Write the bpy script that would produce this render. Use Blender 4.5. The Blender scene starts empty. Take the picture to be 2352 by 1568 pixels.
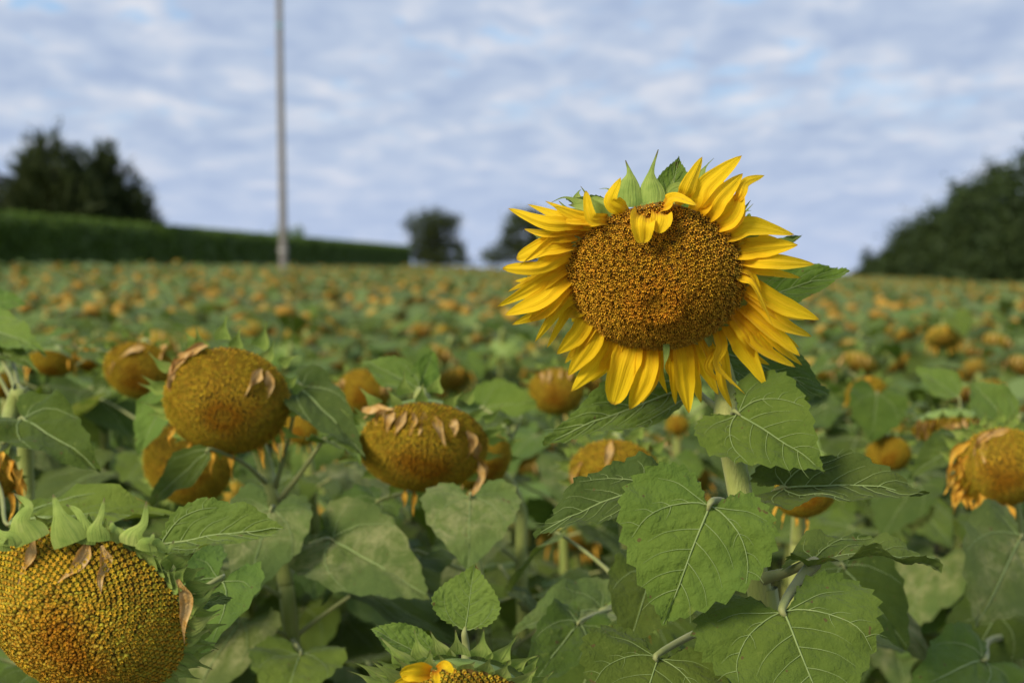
import bpy, math, random
import numpy as np
from mathutils import Vector, Matrix

# ------------------------------------------------------------------ camera, sky, sun, exposure
SC = bpy.context.scene
COL = SC.collection
CAM_Z = 1.72
PITCH = math.radians(3.36)
cam_data = bpy.data.cameras.new('camera')
cam_data.sensor_width = 36.0
cam_data.lens = 50.0
cam_data.clip_start = 0.05
cam_data.clip_end = 3000.0
cam_data.dof.use_dof = True
cam_data.dof.focus_distance = 1.395
cam_data.dof.aperture_fstop = 4.7
cam = bpy.data.objects.new('camera', cam_data)
COL.objects.link(cam)
cam.location = (0, 0, CAM_Z)
cam.rotation_euler = (math.radians(90) - PITCH, 0, 0)
SC.camera = cam

SUN_EL, SUN_AZ = math.radians(31), math.radians(222)     # azimuth clockwise from +Y: behind the camera, to the left
world = bpy.data.worlds.new('World')
SC.world = world
world.use_nodes = True


def N(nt, kind, **kw):
    n = nt.nodes.new(kind)
    for k, v in kw.items():
        if k == 'inp':
            for kk, vv in v.items():
                n.inputs[kk].default_value = vv
        else:
            setattr(n, k, v)
    return n


def build_world():
    nt = world.node_tree
    nt.nodes.clear()
    out = N(nt, 'ShaderNodeOutputWorld')
    bg = N(nt, 'ShaderNodeBackground')
    bg.inputs['Strength'].default_value = 0.10
    sky = N(nt, 'ShaderNodeTexSky', sky_type='NISHITA', sun_disc=False, sun_elevation=SUN_EL, sun_rotation=SUN_AZ)
    L = nt.links.new
    tc = N(nt, 'ShaderNodeTexCoord')
    sep = N(nt, 'ShaderNodeSeparateXYZ')
    L(tc.outputs['Generated'], sep.inputs[0])
    zc = N(nt, 'ShaderNodeMath', operation='MAXIMUM'); zc.inputs[1].default_value = 0.0
    L(sep.outputs['Z'], zc.inputs[0])
    za = N(nt, 'ShaderNodeMath', operation='ADD'); za.inputs[1].default_value = 0.19
    L(zc.outputs[0], za.inputs[0])
    dx = N(nt, 'ShaderNodeMath', operation='DIVIDE'); L(sep.outputs['X'], dx.inputs[0]); L(za.outputs[0], dx.inputs[1])
    dy = N(nt, 'ShaderNodeMath', operation='DIVIDE'); L(sep.outputs['Y'], dy.inputs[0]); L(za.outputs[0], dy.inputs[1])
    cmb = N(nt, 'ShaderNodeCombineXYZ'); L(dx.outputs[0], cmb.inputs[0]); L(dy.outputs[0], cmb.inputs[1])
    mp = N(nt, 'ShaderNodeMapping'); mp.inputs['Scale'].default_value = (1.3, 1.0, 1.0); mp.inputs['Rotation'].default_value = (0, 0, 0.12)
    mp.inputs['Location'].default_value = (3.1, 1.7, 0)
    L(cmb.outputs[0], mp.inputs[0])
    n1 = N(nt, 'ShaderNodeTexNoise', inp={'Scale': 6.2, 'Detail': 3.5, 'Roughness': 0.5, 'Distortion': 0.3})
    n2 = N(nt, 'ShaderNodeTexNoise', inp={'Scale': 1.9, 'Detail': 2.0, 'Roughness': 0.5})
    n3 = N(nt, 'ShaderNodeTexNoise', inp={'Scale': 8.0, 'Detail': 2.0, 'Roughness': 0.5})
    for n in (n1, n2, n3):
        L(mp.outputs[0], n.inputs['Vector'])
    # cloud body tone: grey-blue to pale
    a = N(nt, 'ShaderNodeMath', operation='MULTIPLY'); a.inputs[1].default_value = 0.62; L(n1.outputs['Fac'], a.inputs[0])
    b = N(nt, 'ShaderNodeMath', operation='MULTIPLY_ADD'); b.inputs[1].default_value = 0.38; L(n2.outputs['Fac'], b.inputs[0]); L(a.outputs[0], b.inputs[2])
    cr = N(nt, 'ShaderNodeValToRGB')
    e = cr.color_ramp.elements
    k = 8.75
    e[0].position = 0.36; e[0].color = (0.395 * k, 0.49 * k, 0.68 * k, 1)
    e[1].position = 0.66; e[1].color = (0.72 * k, 0.75 * k, 0.83 * k, 1)
    m = e.new(0.50); m.color = (0.50 * k, 0.59 * k, 0.75 * k, 1)
    L(b.outputs[0], cr.inputs[0])
    # gaps of blue: where both noises are high
    g = N(nt, 'ShaderNodeMath', operation='MULTIPLY_ADD'); g.inputs[1].default_value = 0.9; L(n3.outputs['Fac'], g.inputs[0]); L(n2.outputs['Fac'], g.inputs[2])
    gr = N(nt, 'ShaderNodeMapRange', inp={'From Min': 1.02, 'From Max': 1.17, 'To Min': 0.0, 'To Max': 0.85})
    L(g.outputs[0], gr.inputs['Value'])
    # the cloud deck closes up by perspective close to the horizon
    hz = N(nt, 'ShaderNodeMapRange', inp={'From Min': 0.06, 'From Max': 0.16, 'To Min': 0.0, 'To Max': 1.0})
    L(zc.outputs[0], hz.inputs['Value'])
    gm = N(nt, 'ShaderNodeMath', operation='MULTIPLY'); L(gr.outputs[0], gm.inputs[0]); L(hz.outputs[0], gm.inputs[1])
    # air near the horizon softens the cloud pattern
    hm = N(nt, 'ShaderNodeMapRange', inp={'From Min': 0.0, 'From Max': 0.09, 'To Min': 0.75, 'To Max': 0.0})
    L(zc.outputs[0], hm.inputs['Value'])
    mixh = N(nt, 'ShaderNodeMix', data_type='RGBA')
    L(hm.outputs[0], mixh.inputs['Factor']); L(cr.outputs[0], mixh.inputs[6]); mixh.inputs[7].default_value = (0.48 * k, 0.575 * k, 0.79 * k, 1)
    mix = N(nt, 'ShaderNodeMix', data_type='RGBA')
    L(gm.outputs[0], mix.inputs['Factor']); L(mixh.outputs[2], mix.inputs[6])
    skym = N(nt, 'ShaderNodeMix', data_type='RGBA'); skym.inputs['Factor'].default_value = 0.65
    L(sky.outputs[0], skym.inputs[6]); skym.inputs[7].default_value = (0.36 * k, 0.62 * k, 0.98 * k, 1)
    L(skym.outputs[2], mix.inputs[7])
    L(mix.outputs[2], bg.inputs['Color'])
    L(bg.outputs[0], out.inputs['Surface'])


build_world()
sun_data = bpy.data.lights.new('sun', 'SUN')
sun_data.energy = 3.7
sun_data.angle = math.radians(20)
sun_data.color = (1.0, 0.90, 0.70)
sun = bpy.data.objects.new('sun', sun_data)
COL.objects.link(sun)
sd = Vector((math.sin(SUN_AZ) * math.cos(SUN_EL), math.cos(SUN_AZ) * math.cos(SUN_EL), math.sin(SUN_EL)))
sun.rotation_euler = sd.to_track_quat('Z', 'Y').to_euler()
sun.location = sd * 50
SC.view_settings.view_transform = 'Standard'
SC.view_settings.look = 'None'
SC.view_settings.exposure = 0.22
SC.view_settings.gamma = 1.0
SC.render.engine = 'CYCLES'
SC.cycles.use_denoising = True
SC.cycles.max_bounces = 6
SC.cycles.transparent_max_bounces = 4

# ------------------------------------------------------------------ helpers
rng = np.random.default_rng(7)
U = lambda a, b: float(rng.uniform(a, b))
CP, SP = math.cos(PITCH), math.sin(PITCH)
FWD = np.array([0, CP, -SP]); UPV = np.array([0, SP, CP]); RGT = np.array([1.0, 0, 0])
CAMP = np.array([0, 0, CAM_Z])
KPX = 0.72 / 2352.0


def at(px, py, d):
    """pixel of the 2352-wide picture and depth in metres -> world point"""
    return CAMP + FWD * d + RGT * ((px - 1176) * KPX * d) + UPV * ((784 - py) * KPX * d)


def proj(p):
    v = np.asarray(p) - CAMP
    d = float(v @ FWD)
    if d < 0.05:
        return 1e6, 1e6, d
    return 1176 + float(v @ RGT) / d / KPX, 784 - float(v @ UPV) / d / KPX, d


def nrm(v):
    v = np.asarray(v, float)
    return v / (np.linalg.norm(v) + 1e-12)


def canopy(x, y):
    """height of the flower heads relative to the eye"""
    x = np.asarray(x, float); y = np.asarray(y, float)
    c = np.interp(y, [-5, 2.3, 4, 7, 10, 16, 30, 80, 140], [-.22, -.23, -.34, -.38, -.45, -.53, -.62, -.86, -1.10])
    f = np.clip((y - 6) / 25, 0, 1)
    return c + f * np.where(x < 0, -0.042 * np.maximum(x, -16), -0.015 * np.minimum(x, 60))


def ground(x, y):
    return canopy(x, y) + CAM_Z - 1.49


def crom(P, n):
    """Catmull-Rom through the rows of P, n samples"""
    P = np.asarray(P, float)
    Q = np.vstack([2 * P[0] - P[1], P, 2 * P[-1] - P[-2]])
    t = np.linspace(0, len(P) - 1 - 1e-9, n)
    i = t.astype(int); f = (t - i)[:, None]
    a, b, c, d = Q[i], Q[i + 1], Q[i + 2], Q[i + 3]
    return 0.5 * (2 * b + (c - a) * f + (2 * a - 5 * b + 4 * c - d) * f ** 2 + (3 * b - a - 3 * c + d) * f ** 3)


def make_mesh(name, V, F, mat, smooth=True, uv=None, col=None, vein=None, mats=None, midx=None):
    me = bpy.data.meshes.new(name)
    V = np.asarray(V, np.float32)
    if isinstance(F, np.ndarray):
        k = F.shape[1]
        nF = len(F)
        me.vertices.add(len(V)); me.vertices.foreach_set('co', V.ravel())
        me.loops.add(nF * k); me.loops.foreach_set('vertex_index', F.astype(np.int32).ravel())
        me.polygons.add(nF); me.polygons.foreach_set('loop_start', np.arange(0, nF * k, k, dtype=np.int32))
        me.update(calc_edges=True)
    else:
        me.from_pydata([tuple(v) for v in V], [], F)
    if smooth:
        me.polygons.foreach_set('use_smooth', np.ones(len(me.polygons), bool))
    if uv is not None:
        lay = me.uv_layers.new(name='UVMap')
        li = np.empty(len(me.loops), np.int32); me.loops.foreach_get('vertex_index', li)
        lay.data.foreach_set('uv', np.asarray(uv, np.float32)[li].ravel())
    if col is not None:
        at_ = me.color_attributes.new('Col', 'FLOAT_COLOR', 'POINT')
        c = np.ones((len(V), 4), np.float32); c[:, :3] = col
        at_.data.foreach_set('color', c.ravel())
    if vein is not None:
        at_ = me.attributes.new('vein', 'FLOAT', 'POINT')
        at_.data.foreach_set('value', np.asarray(vein, np.float32))
    for m in (mats or [mat]):
        me.materials.append(m)
    if midx is not None:
        me.polygons.foreach_set('material_index', np.asarray(midx, np.int32))
    me.validate()
    me.update()
    return me


def link(name, me, parent=None, loc=(0, 0, 0)):
    o = bpy.data.objects.new(name, me)
    COL.objects.link(o)
    o.location = loc
    if parent is not None:
        o.parent = parent
    return o


def empty(name, loc):
    o = bpy.data.objects.new(name, None)
    o.empty_display_size = 0.05
    COL.objects.link(o)
    o.location = tuple(float(v) for v in loc)
    return o


def tag(o, label=None, cat=None, group=None, kind=None):
    if label: o['label'] = label
    if cat: o['category'] = cat
    if group: o['group'] = group
    if kind: o['kind'] = kind
    return o


def grid_faces(nu, nv, wrap=False):
    """faces of a grid with nv rows of nu vertices"""
    i = np.arange(nv - 1)[:, None]; j = np.arange(nu if wrap else nu - 1)[None, :]
    a = i * nu + j; b = i * nu + (j + 1) % nu
    return np.stack([a, b, b + nu, a + nu], -1).reshape(-1, 4)


def frames(C):
    T = np.gradient(C, axis=0)
    T /= np.linalg.norm(T, axis=1)[:, None] + 1e-12
    ref = np.array([0.31, 0.93, 0.2]) if abs(T[0, 1]) < .8 else np.array([1, 0.1, 0.2])
    S = []
    s = nrm(np.cross(T[0], ref))
    for t in T:
        s = nrm(s - t * (s @ t))
        S.append(s)
    S = np.array(S)
    return T, S, np.cross(T, S)


def tube(P, radii, n=10, sides=8, cap=True):
    C = crom(P, n)
    R = np.interp(np.linspace(0, 1, n), np.linspace(0, 1, len(radii)), radii)
    T, S, B = frames(C)
    a = np.linspace(0, 2 * np.pi, sides, endpoint=False)
    V = C[:, None, :] + R[:, None, None] * (np.cos(a)[None, :, None] * S[:, None, :] + np.sin(a)[None, :, None] * B[:, None, :])
    F = grid_faces(sides, n, True)
    if cap:
        q = sides // 2
        o = (n - 1) * sides
        caps = [(j, (sides - 1 - j), (sides - 2 - j), j + 1) for j in range(q - 1)] + [(o + j, o + j + 1, o + sides - 2 - j, o + sides - 1 - j) for j in range(q - 1)]
        F = np.vstack([F, np.array(caps)])
    return V.reshape(-1, 3), F


class Join:
    def __init__(s): s.V, s.F, s.C, s.M, s.n = [], [], [], [], 0
    def add(s, V, F, col=None, m=0):
        F = np.asarray(F)
        if F.shape[1] == 4:
            pass
        s.V.append(np.asarray(V)); s.F.append(F + s.n); s.n += len(V); s.M.append(np.full(len(F), m))
        if col is not None:
            s.C.append(np.broadcast_to(np.asarray(col, float), (len(V), 3)))
    def mesh(s, name, mat, mats=None, smooth=True):
        F = np.concatenate(s.F) if s.F[0].shape[1] == s.F[-1].shape[1] else None
        return make_mesh(name, np.concatenate(s.V), F, mat, smooth=smooth, col=np.concatenate(s.C) if s.C else None, mats=mats,
                         midx=np.concatenate(s.M) if mats else None)


def tri(F):
    F = np.asarray(F)
    return np.concatenate([F[:, [0, 1, 2]], F[:, [0, 2, 3]]]) if F.shape[1] == 4 else F


# ------------------------------------------------------------------ materials
def new_mat(name):
    m = bpy.data.materials.new(name); m.use_nodes = True
    nt = m.node_tree; nt.nodes.clear()
    return m, nt, N(nt, 'ShaderNodeOutputMaterial')


def ramp(nt, fac, stops):
    cr = N(nt, 'ShaderNodeValToRGB')
    e = cr.color_ramp.elements
    while len(e) < len(stops): e.new(0.5)
    for el, (p, c) in zip(e, stops):
        el.position = p; el.color = (*c, 1)
    nt.links.new(fac, cr.inputs[0])
    return cr.outputs[0]


def mixc(nt, fac, a, b, mode='MIX'):
    m = N(nt, 'ShaderNodeMix', data_type='RGBA', blend_type=mode)
    for s, v in ((0, fac), (6, a), (7, b)):
        if isinstance(v, (int, float)): m.inputs[s].default_value = v
        elif isinstance(v, tuple): m.inputs[s].default_value = (*v, 1) if len(v) == 3 else v
        else: nt.links.new(v, m.inputs[s])
    return m.outputs[2]


def rng_map(nt, v, a, b, c, d):
    m = N(nt, 'ShaderNodeMapRange', inp={'From Min': a, 'From Max': b, 'To Min': c, 'To Max': d})
    nt.links.new(v, m.inputs['Value'])
    return m.outputs[0]


def sheet_shader(nt, out, color, transl, tcol, rough=0.6, spec=0.3, sheen=0.0, normal=None):
    L = nt.links.new
    p = N(nt, 'ShaderNodeBsdfPrincipled')
    p.inputs['Roughness'].default_value = rough
    p.inputs['Specular IOR Level'].default_value = spec
    p.inputs['Sheen Weight'].default_value = sheen
    p.inputs['Sheen Roughness'].default_value = 0.5
    L(color, p.inputs['Base Color'])
    if normal is not None: L(normal, p.inputs['Normal'])
    if transl <= 0:
        L(p.outputs[0], out.inputs[0]); return p
    t = N(nt, 'ShaderNodeBsdfTranslucent')
    L(mixc(nt, 1.0, color, tcol, 'MULTIPLY'), t.inputs['Color'])
    ms = N(nt, 'ShaderNodeMixShader'); ms.inputs[0].default_value = transl
    L(p.outputs[0], ms.inputs[1]); L(t.outputs[0], ms.inputs[2]); L(ms.outputs[0], out.inputs[0])
    return p


def bump(nt, h, strength, dist):
    b = N(nt, 'ShaderNodeBump', inp={'Strength': strength, 'Distance': dist})
    nt.links.new(h, b.inputs['Height'])
    return b.outputs[0]


def leaf_material(name, dark, light, veinc, mottled=0.0, sheen=0.08, var=0.5):
    m, nt, out = new_mat(name)
    L = nt.links.new
    tc = N(nt, 'ShaderNodeTexCoord'); oi = N(nt, 'ShaderNodeObjectInfo')
    n1 = N(nt, 'ShaderNodeTexNoise', inp={'Scale': 26.0, 'Detail': 4.0, 'Roughness': 0.6})
    n2 = N(nt, 'ShaderNodeTexNoise', inp={'Scale': 9.0, 'Detail': 2.0})
    n4 = N(nt, 'ShaderNodeTexNoise', inp={'Scale': 420.0, 'Detail': 3.0, 'Roughness': 0.65})
    for n in (n1, n2, n4): L(tc.outputs['Object'], n.inputs['Vector'])
    c = mixc(nt, rng_map(nt, n1.outputs[0], .3, .7, 0, 1), dark, light)
    c = mixc(nt, rng_map(nt, n2.outputs[0], .35, .75, 0, .35), c, tuple(v * f for v, f in zip(light, (1.35, 1.15, .8))))
    hsv = N(nt, 'ShaderNodeHueSaturation')
    L(c, hsv.inputs['Color'])
    L(rng_map(nt, oi.outputs['Random'], 0, 1, .487, .51), hsv.inputs['Hue'])
    mul = N(nt, 'ShaderNodeMath', operation='MULTIPLY'); mul.inputs[1].default_value = 7.31
    L(oi.outputs['Random'], mul.inputs[0])
    fr = N(nt, 'ShaderNodeMath', operation='FRACT'); L(mul.outputs[0], fr.inputs[0])
    L(rng_map(nt, fr.outputs[0], 0, 1, 1 - var * .6, 1 + var * .5), hsv.inputs['Value'])
    c = hsv.outputs[0]
    # pale specks and mildew with a shape of their own
    n3 = N(nt, 'ShaderNodeTexNoise', inp={'Scale': 75.0, 'Detail': 2.0, 'Roughness': .6})
    L(tc.outputs['Object'], n3.inputs['Vector'])
    c = mixc(nt, rng_map(nt, n3.outputs[0], .66, .74, 0, .35), c, (.23, .28, .06))
    n8 = N(nt, 'ShaderNodeTexNoise', inp={'Scale': 120.0, 'Detail': 1.0}); L(tc.outputs['Object'], n8.inputs['Vector'])
    c = mixc(nt, rng_map(nt, n8.outputs[0], .735, .76, 0, .8), c, (.12, .08, .03))
    if mottled:
        n5 = N(nt, 'ShaderNodeTexNoise', inp={'Scale': 38.0, 'Detail': 6.0, 'Roughness': .7, 'Distortion': .6})
        L(tc.outputs['Object'], n5.inputs['Vector'])
        n6 = N(nt, 'ShaderNodeTexNoise', inp={'Scale': 10.0, 'Detail': 2.0})
        L(tc.outputs['Object'], n6.inputs['Vector'])
        s = N(nt, 'ShaderNodeMath', operation='MULTIPLY'); L(rng_map(nt, n5.outputs[0], .42, .7, 0, 1), s.inputs[0]); L(rng_map(nt, n6.outputs[0], .4, .6, 0, mottled), s.inputs[1])
        c = mixc(nt, s.outputs[0], c, (.36, .36, .16))
    n7 = N(nt, 'ShaderNodeTexNoise', inp={'Scale': 95.0, 'Detail': 4.0, 'Roughness': .6, 'Distortion': .4}); L(tc.outputs['Object'], n7.inputs['Vector'])
    hmix = N(nt, 'ShaderNodeMath', operation='MULTIPLY_ADD'); hmix.inputs[1].default_value = .25; L(n4.outputs[0], hmix.inputs[0]); L(n7.outputs[0], hmix.inputs[2])
    at_ = N(nt, 'ShaderNodeAttribute', attribute_name='vein')
    c = mixc(nt, rng_map(nt, at_.outputs['Fac'], .25, 1, 0, .75), c, veinc)
    sheet_shader(nt, out, c, 0.34, (1.3, 1.3, .45), rough=.70, spec=.09, sheen=sheen, normal=bump(nt, hmix.outputs[0], .75, .006))
    return m


def plain_material(name, stops, scale=30.0, rough=.7, spec=.3, transl=0.0, tcol=(1, 1, 1), detail=4.0, bumpd=0.0, bscale=None, sheen=0.0, stretch=(1, 1, 1)):
    m, nt, out = new_mat(name)
    L = nt.links.new
    tc = N(nt, 'ShaderNodeTexCoord')
    mp = N(nt, 'ShaderNodeMapping'); mp.inputs['Scale'].default_value = stretch
    L(tc.outputs['Object'], mp.inputs[0])
    n = N(nt, 'ShaderNodeTexNoise', inp={'Scale': scale, 'Detail': detail, 'Roughness': .6})
    L(mp.outputs[0], n.inputs['Vector'])
    c = ramp(nt, n.outputs[0], stops)
    nor = None
    if bumpd:
        n2 = N(nt, 'ShaderNodeTexNoise', inp={'Scale': bscale or scale * 4, 'Detail': 3.0})
        L(mp.outputs[0], n2.inputs['Vector'])
        nor = bump(nt, n2.outputs[0], .6, bumpd)
    sheet_shader(nt, out, c, transl, tcol, rough, spec, sheen, nor)
    return m


def petal_material():
    m, nt, out = new_mat('ray_petal')
    L = nt.links.new
    uv = N(nt, 'ShaderNodeUVMap'); sep = N(nt, 'ShaderNodeSeparateXYZ'); L(uv.outputs[0], sep.inputs[0])
    oi = N(nt, 'ShaderNodeObjectInfo')
    c = ramp(nt, sep.outputs[1], [(0.0, (.80, .29, .004)), (.18, (.88, .44, .005)), (.42, (.93, .61, .010)), (1.0, (.95, .69, .016))])
    c = mixc(nt, rng_map(nt, oi.outputs['Random'], 0, 1, 0, .22), c, (.90, .50, .006))
    # fine lengthwise veins
    mp = N(nt, 'ShaderNodeMapping'); mp.inputs['Scale'].default_value = (16, 1.2, 1); L(uv.outputs[0], mp.inputs[0])
    n = N(nt, 'ShaderNodeTexNoise', inp={'Scale': 1.0, 'Detail': 4.0, 'Roughness': .6}); L(mp.outputs[0], n.inputs['Vector'])
    c = mixc(nt, rng_map(nt, n.outputs[0], .46, .72, 0, .5), c, (.84, .44, .005))
    c = mixc(nt, rng_map(nt, sep.outputs[1], .965, 1.0, 0, .7), c, (.45, .22, .03))
    sheet_shader(nt, out, c, .34, (1.05, 1.0, .6), rough=.6, spec=.12, sheen=.06, normal=bump(nt, n.outputs[0], .9, .002))
    return m


def attr_material(name, rough=.7, spec=.25, transl=0.0, tcol=(1, 1, 1), noise=0.0, nscale=300.0):
    m, nt, out = new_mat(name)
    a = N(nt, 'ShaderNodeAttribute', attribute_name='Col')
    c = a.outputs['Color']
    if noise:
        tc = N(nt, 'ShaderNodeTexCoord'); n = N(nt, 'ShaderNodeTexNoise', inp={'Scale': nscale, 'Detail': 3.0}); nt.links.new(tc.outputs['Object'], n.inputs['Vector'])
        v = rng_map(nt, n.outputs[0], .3, .7, 1 - noise, 1 + noise)
        h = N(nt, 'ShaderNodeHueSaturation'); nt.links.new(c, h.inputs['Color']); nt.links.new(v, h.inputs['Value']); c = h.outputs[0]
    sheet_shader(nt, out, c, transl, tcol, rough, spec)
    return m


def far_disc_material():
    """seed face of the mid-field heads: floret cells with dark joints, ochre crowns"""
    m, nt, out = new_mat('seed_face_small')
    L = nt.links.new
    tc = N(nt, 'ShaderNodeTexCoord'); oi = N(nt, 'ShaderNodeObjectInfo')
    v = N(nt, 'ShaderNodeTexVoronoi', inp={'Scale': 190.0}); L(tc.outputs['Object'], v.inputs['Vector'])
    a = N(nt, 'ShaderNodeAttribute', attribute_name='Col')
    c = mixc(nt, rng_map(nt, v.outputs['Distance'], .15, .6, 0, .6), a.outputs['Color'], (.16, .11, .018))
    h = N(nt, 'ShaderNodeHueSaturation'); L(c, h.inputs['Color'])
    L(rng_map(nt, oi.outputs['Random'], 0, 1, .7, 1.25), h.inputs['Value']); L(rng_map(nt, oi.outputs['Random'], 0, 1, .485, .51), h.inputs['Hue'])
    sheet_shader(nt, out, h.outputs[0], 0, None, .75, .2, normal=bump(nt, v.outputs['Distance'], .5, -.003))
    return m


M = {}
M['leaf'] = leaf_material('sunflower_leaf', (.080, .134, .021), (.122, .184, .031), (.17, .225, .065), var=.55)
M['leaf_dark'] = leaf_material('sunflower_leaf_blueish', (.070, .120, .026), (.102, .156, .037), (.15, .20, .07), sheen=.06, var=.45)
M['leaf_light'] = leaf_material('sunflower_leaf_young', (.115, .195, .036), (.16, .25, .05), (.24, .31, .10), var=.3)
M['leaf_mottled'] = leaf_material('sunflower_leaf_mottled', (.105, .155, .040), (.145, .20, .054), (.20, .25, .10), mottled=1.0, var=.25)
M['vein'] = plain_material('leaf_vein', [(.3, (.15, .215, .06)), (.7, (.23, .29, .095))], 60, .6, sheen=.1)
M['stem'] = plain_material('stem', [(.3, (.19, .24, .05)), (.5, (.26, .295, .07)), (.72, (.33, .335, .10))], 14, .6, bumpd=.003, bscale=160, sheen=.12, stretch=(3, 3, .6))
M['petiole'] = plain_material('petiole', [(.3, (.17, .215, .055)), (.7, (.28, .28, .11))], 20, .6, sheen=.1)
M['petal'] = petal_material()
M['bract'] = plain_material('bract', [(.3, (.25, .34, .065)), (.55, (.36, .44, .10)), (.75, (.45, .50, .15))], 40, .55, transl=.25, tcol=(1.15, 1.1, .6), bumpd=.002, bscale=260, sheen=.15)
def bract_material():
    m, nt, out = new_mat('bract')
    L = nt.links.new
    uv = N(nt, 'ShaderNodeUVMap'); sep = N(nt, 'ShaderNodeSeparateXYZ'); L(uv.outputs[0], sep.inputs[0])
    tc = N(nt, 'ShaderNodeTexCoord')
    n1 = N(nt, 'ShaderNodeTexNoise', inp={'Scale': 55.0, 'Detail': 4.0}); L(tc.outputs['Object'], n1.inputs['Vector'])
    c = ramp(nt, n1.outputs[0], [(.3, (.20, .29, .05)), (.55, (.32, .41, .085)), (.75, (.42, .47, .13))])
    mp = N(nt, 'ShaderNodeMapping'); mp.inputs['Scale'].default_value = (11, 1.5, 1); L(uv.outputs[0], mp.inputs[0])
    n = N(nt, 'ShaderNodeTexNoise', inp={'Scale': 1.0, 'Detail': 3.0}); L(mp.outputs[0], n.inputs['Vector'])
    c = mixc(nt, rng_map(nt, n.outputs[0], .45, .7, 0, .55), c, (.17, .27, .05))
    c = mixc(nt, rng_map(nt, sep.outputs[1], .86, .97, 0, .8), c, (.16, .10, .05))
    sheet_shader(nt, out, c, .22, (1.1, 1.1, .6), .65, .15, .12, bump(nt, n.outputs[0], .8, .002))
    return m


M['bract'] = bract_material()
M['bract_mid'] = plain_material('bract_green', [(.3, (.15, .22, .04)), (.7, (.25, .32, .07))], 30, .7)
M['dried'] = plain_material('dried_petal', [(.3, (.52, .28, .06)), (.5, (.62, .40, .14)), (.75, (.70, .50, .25))], 90, .7, transl=.25, tcol=(1.1, .9, .6), bumpd=.003, bscale=300)
M['wilted'] = plain_material('wilted_petal', [(.3, (.66, .32, .03)), (.6, (.76, .44, .05)), (.8, (.66, .44, .15))], 70, .7, transl=.3, tcol=(1.1, .9, .5), bumpd=.003, bscale=260)
M['floret'] = attr_material('florets', .75, .08, noise=.18, nscale=900)
M['recept'] = plain_material('receptacle', [(.3, (.11, .066, .012)), (.7, (.19, .115, .02))], 200, .9)
M['recept_back'] = plain_material('receptacle_back', [(.3, (.13, .20, .04)), (.7, (.20, .27, .06))], 40, .6)
M['disc_far'] = far_disc_material()
M['soil'] = plain_material('soil', [(.3, (.055, .042, .028)), (.7, (.11, .085, .055))], 6, .95, bumpd=.05, bscale=20)
M['leaf_far'] = attr_material('crop_leaf', .6, .3, .25, (1.2, 1.2, .5))
M['crop'] = attr_material('crop_head', .75, .2)

# ------------------------------------------------------------------ leaf
HALF = np.array([(0, 0), (.045, -.035), (.085, -.11), (.14, -.19), (.24, -.235), (.35, -.20), (.44, -.09), (.488, .06), (.485, .22), (.435, .40), (.345, .57), (.22, .74), (.105, .88), (.04, .955), (0, 1.0)])
NARROW = np.array([(0, 0), (.06, .0), (.17, .02), (.29, .07), (.40, .16), (.47, .27), (.49, .38), (.46, .50), (.39, .62), (.30, .73), (.20, .83), (.11, .91), (.05, .96), (0, 1.0)])


def vein_lines(shape):
    w = 1.0
    Ls = [(np.array([(0, 0), (0.004, .35), (-.004, .7), (0, .985)]), 1.0)]
    for s in (-1, 1):
        Ls.append((np.array([(0, .0), (.10 * s, .03), (.24 * s, .14), (.335 * s, .30), (.37 * s, .47)]), .75))
        if shape == 'heart':
            Ls.append((np.array([(.03 * s, .0), (.12 * s, -.03), (.24 * s, -.07), (.36 * s, -.05)]), .5))
        for y0, r in ((.16, 1.0), (.33, .92), (.50, .75), (.66, .55)):
            y1 = y0 + (0.045 if s > 0 else -.015)
            Ls.append((np.array([(0, y1), (.10 * s * r, y1 + .055), (.20 * s * r, y1 + .14), (.27 * s * r, y1 + .25)]), .36))
        for k, (bx, by) in enumerate(((.12, .045), (.22, .125), (.30, .235), (.355, .37))):
            Ls.append((np.array([(bx * s, by), ((bx + .06) * s, by + .0), ((bx + .115) * s, by + .04)]), .3))
            if k == 1: Ls.append((np.array([(bx * s, by), ((bx - .005) * s, by + .06), ((bx + .0) * s, by + .12)]), .25))
    return Ls


VF = {}


def vein_field(shape, Q):
    """distance to the nearest vein and vein strength, read from a grid"""
    if shape not in VF:
        lines = vein_lines(shape)
        gx, gy = np.meshgrid(np.linspace(-.6, .6, 150), np.linspace(-.35, 1.05, 180))
        G = np.stack([gx.ravel(), gy.ravel()], 1)
        dm = np.full(len(G), 9.0); g = np.zeros(len(G))
        for l, w in lines:
            S_ = crom(l, 16)
            d = np.linalg.norm(G[:, None, :] - S_[None], axis=2).min(1)
            dm = np.minimum(dm, d + (1 - w) * .006); g = np.maximum(g, np.exp(-(d / (.006 + .006 * w)) ** 2) * (.4 + .6 * w))
        VF[shape] = (dm.reshape(180, 150), g.reshape(180, 150))
    fx = np.clip((Q[:, 0] + .6) / 1.2 * 149, 0, 148.99); fy = np.clip((Q[:, 1] + .35) / 1.4 * 179, 0, 178.99)
    ix, iy = fx.astype(int), fy.astype(int); u, v = fx - ix, fy - iy
    return [T[iy, ix] * (1 - u) * (1 - v) + T[iy, ix + 1] * u * (1 - v) + T[iy + 1, ix] * (1 - u) * v + T[iy + 1, ix + 1] * u * v for T in VF[shape]]


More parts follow.
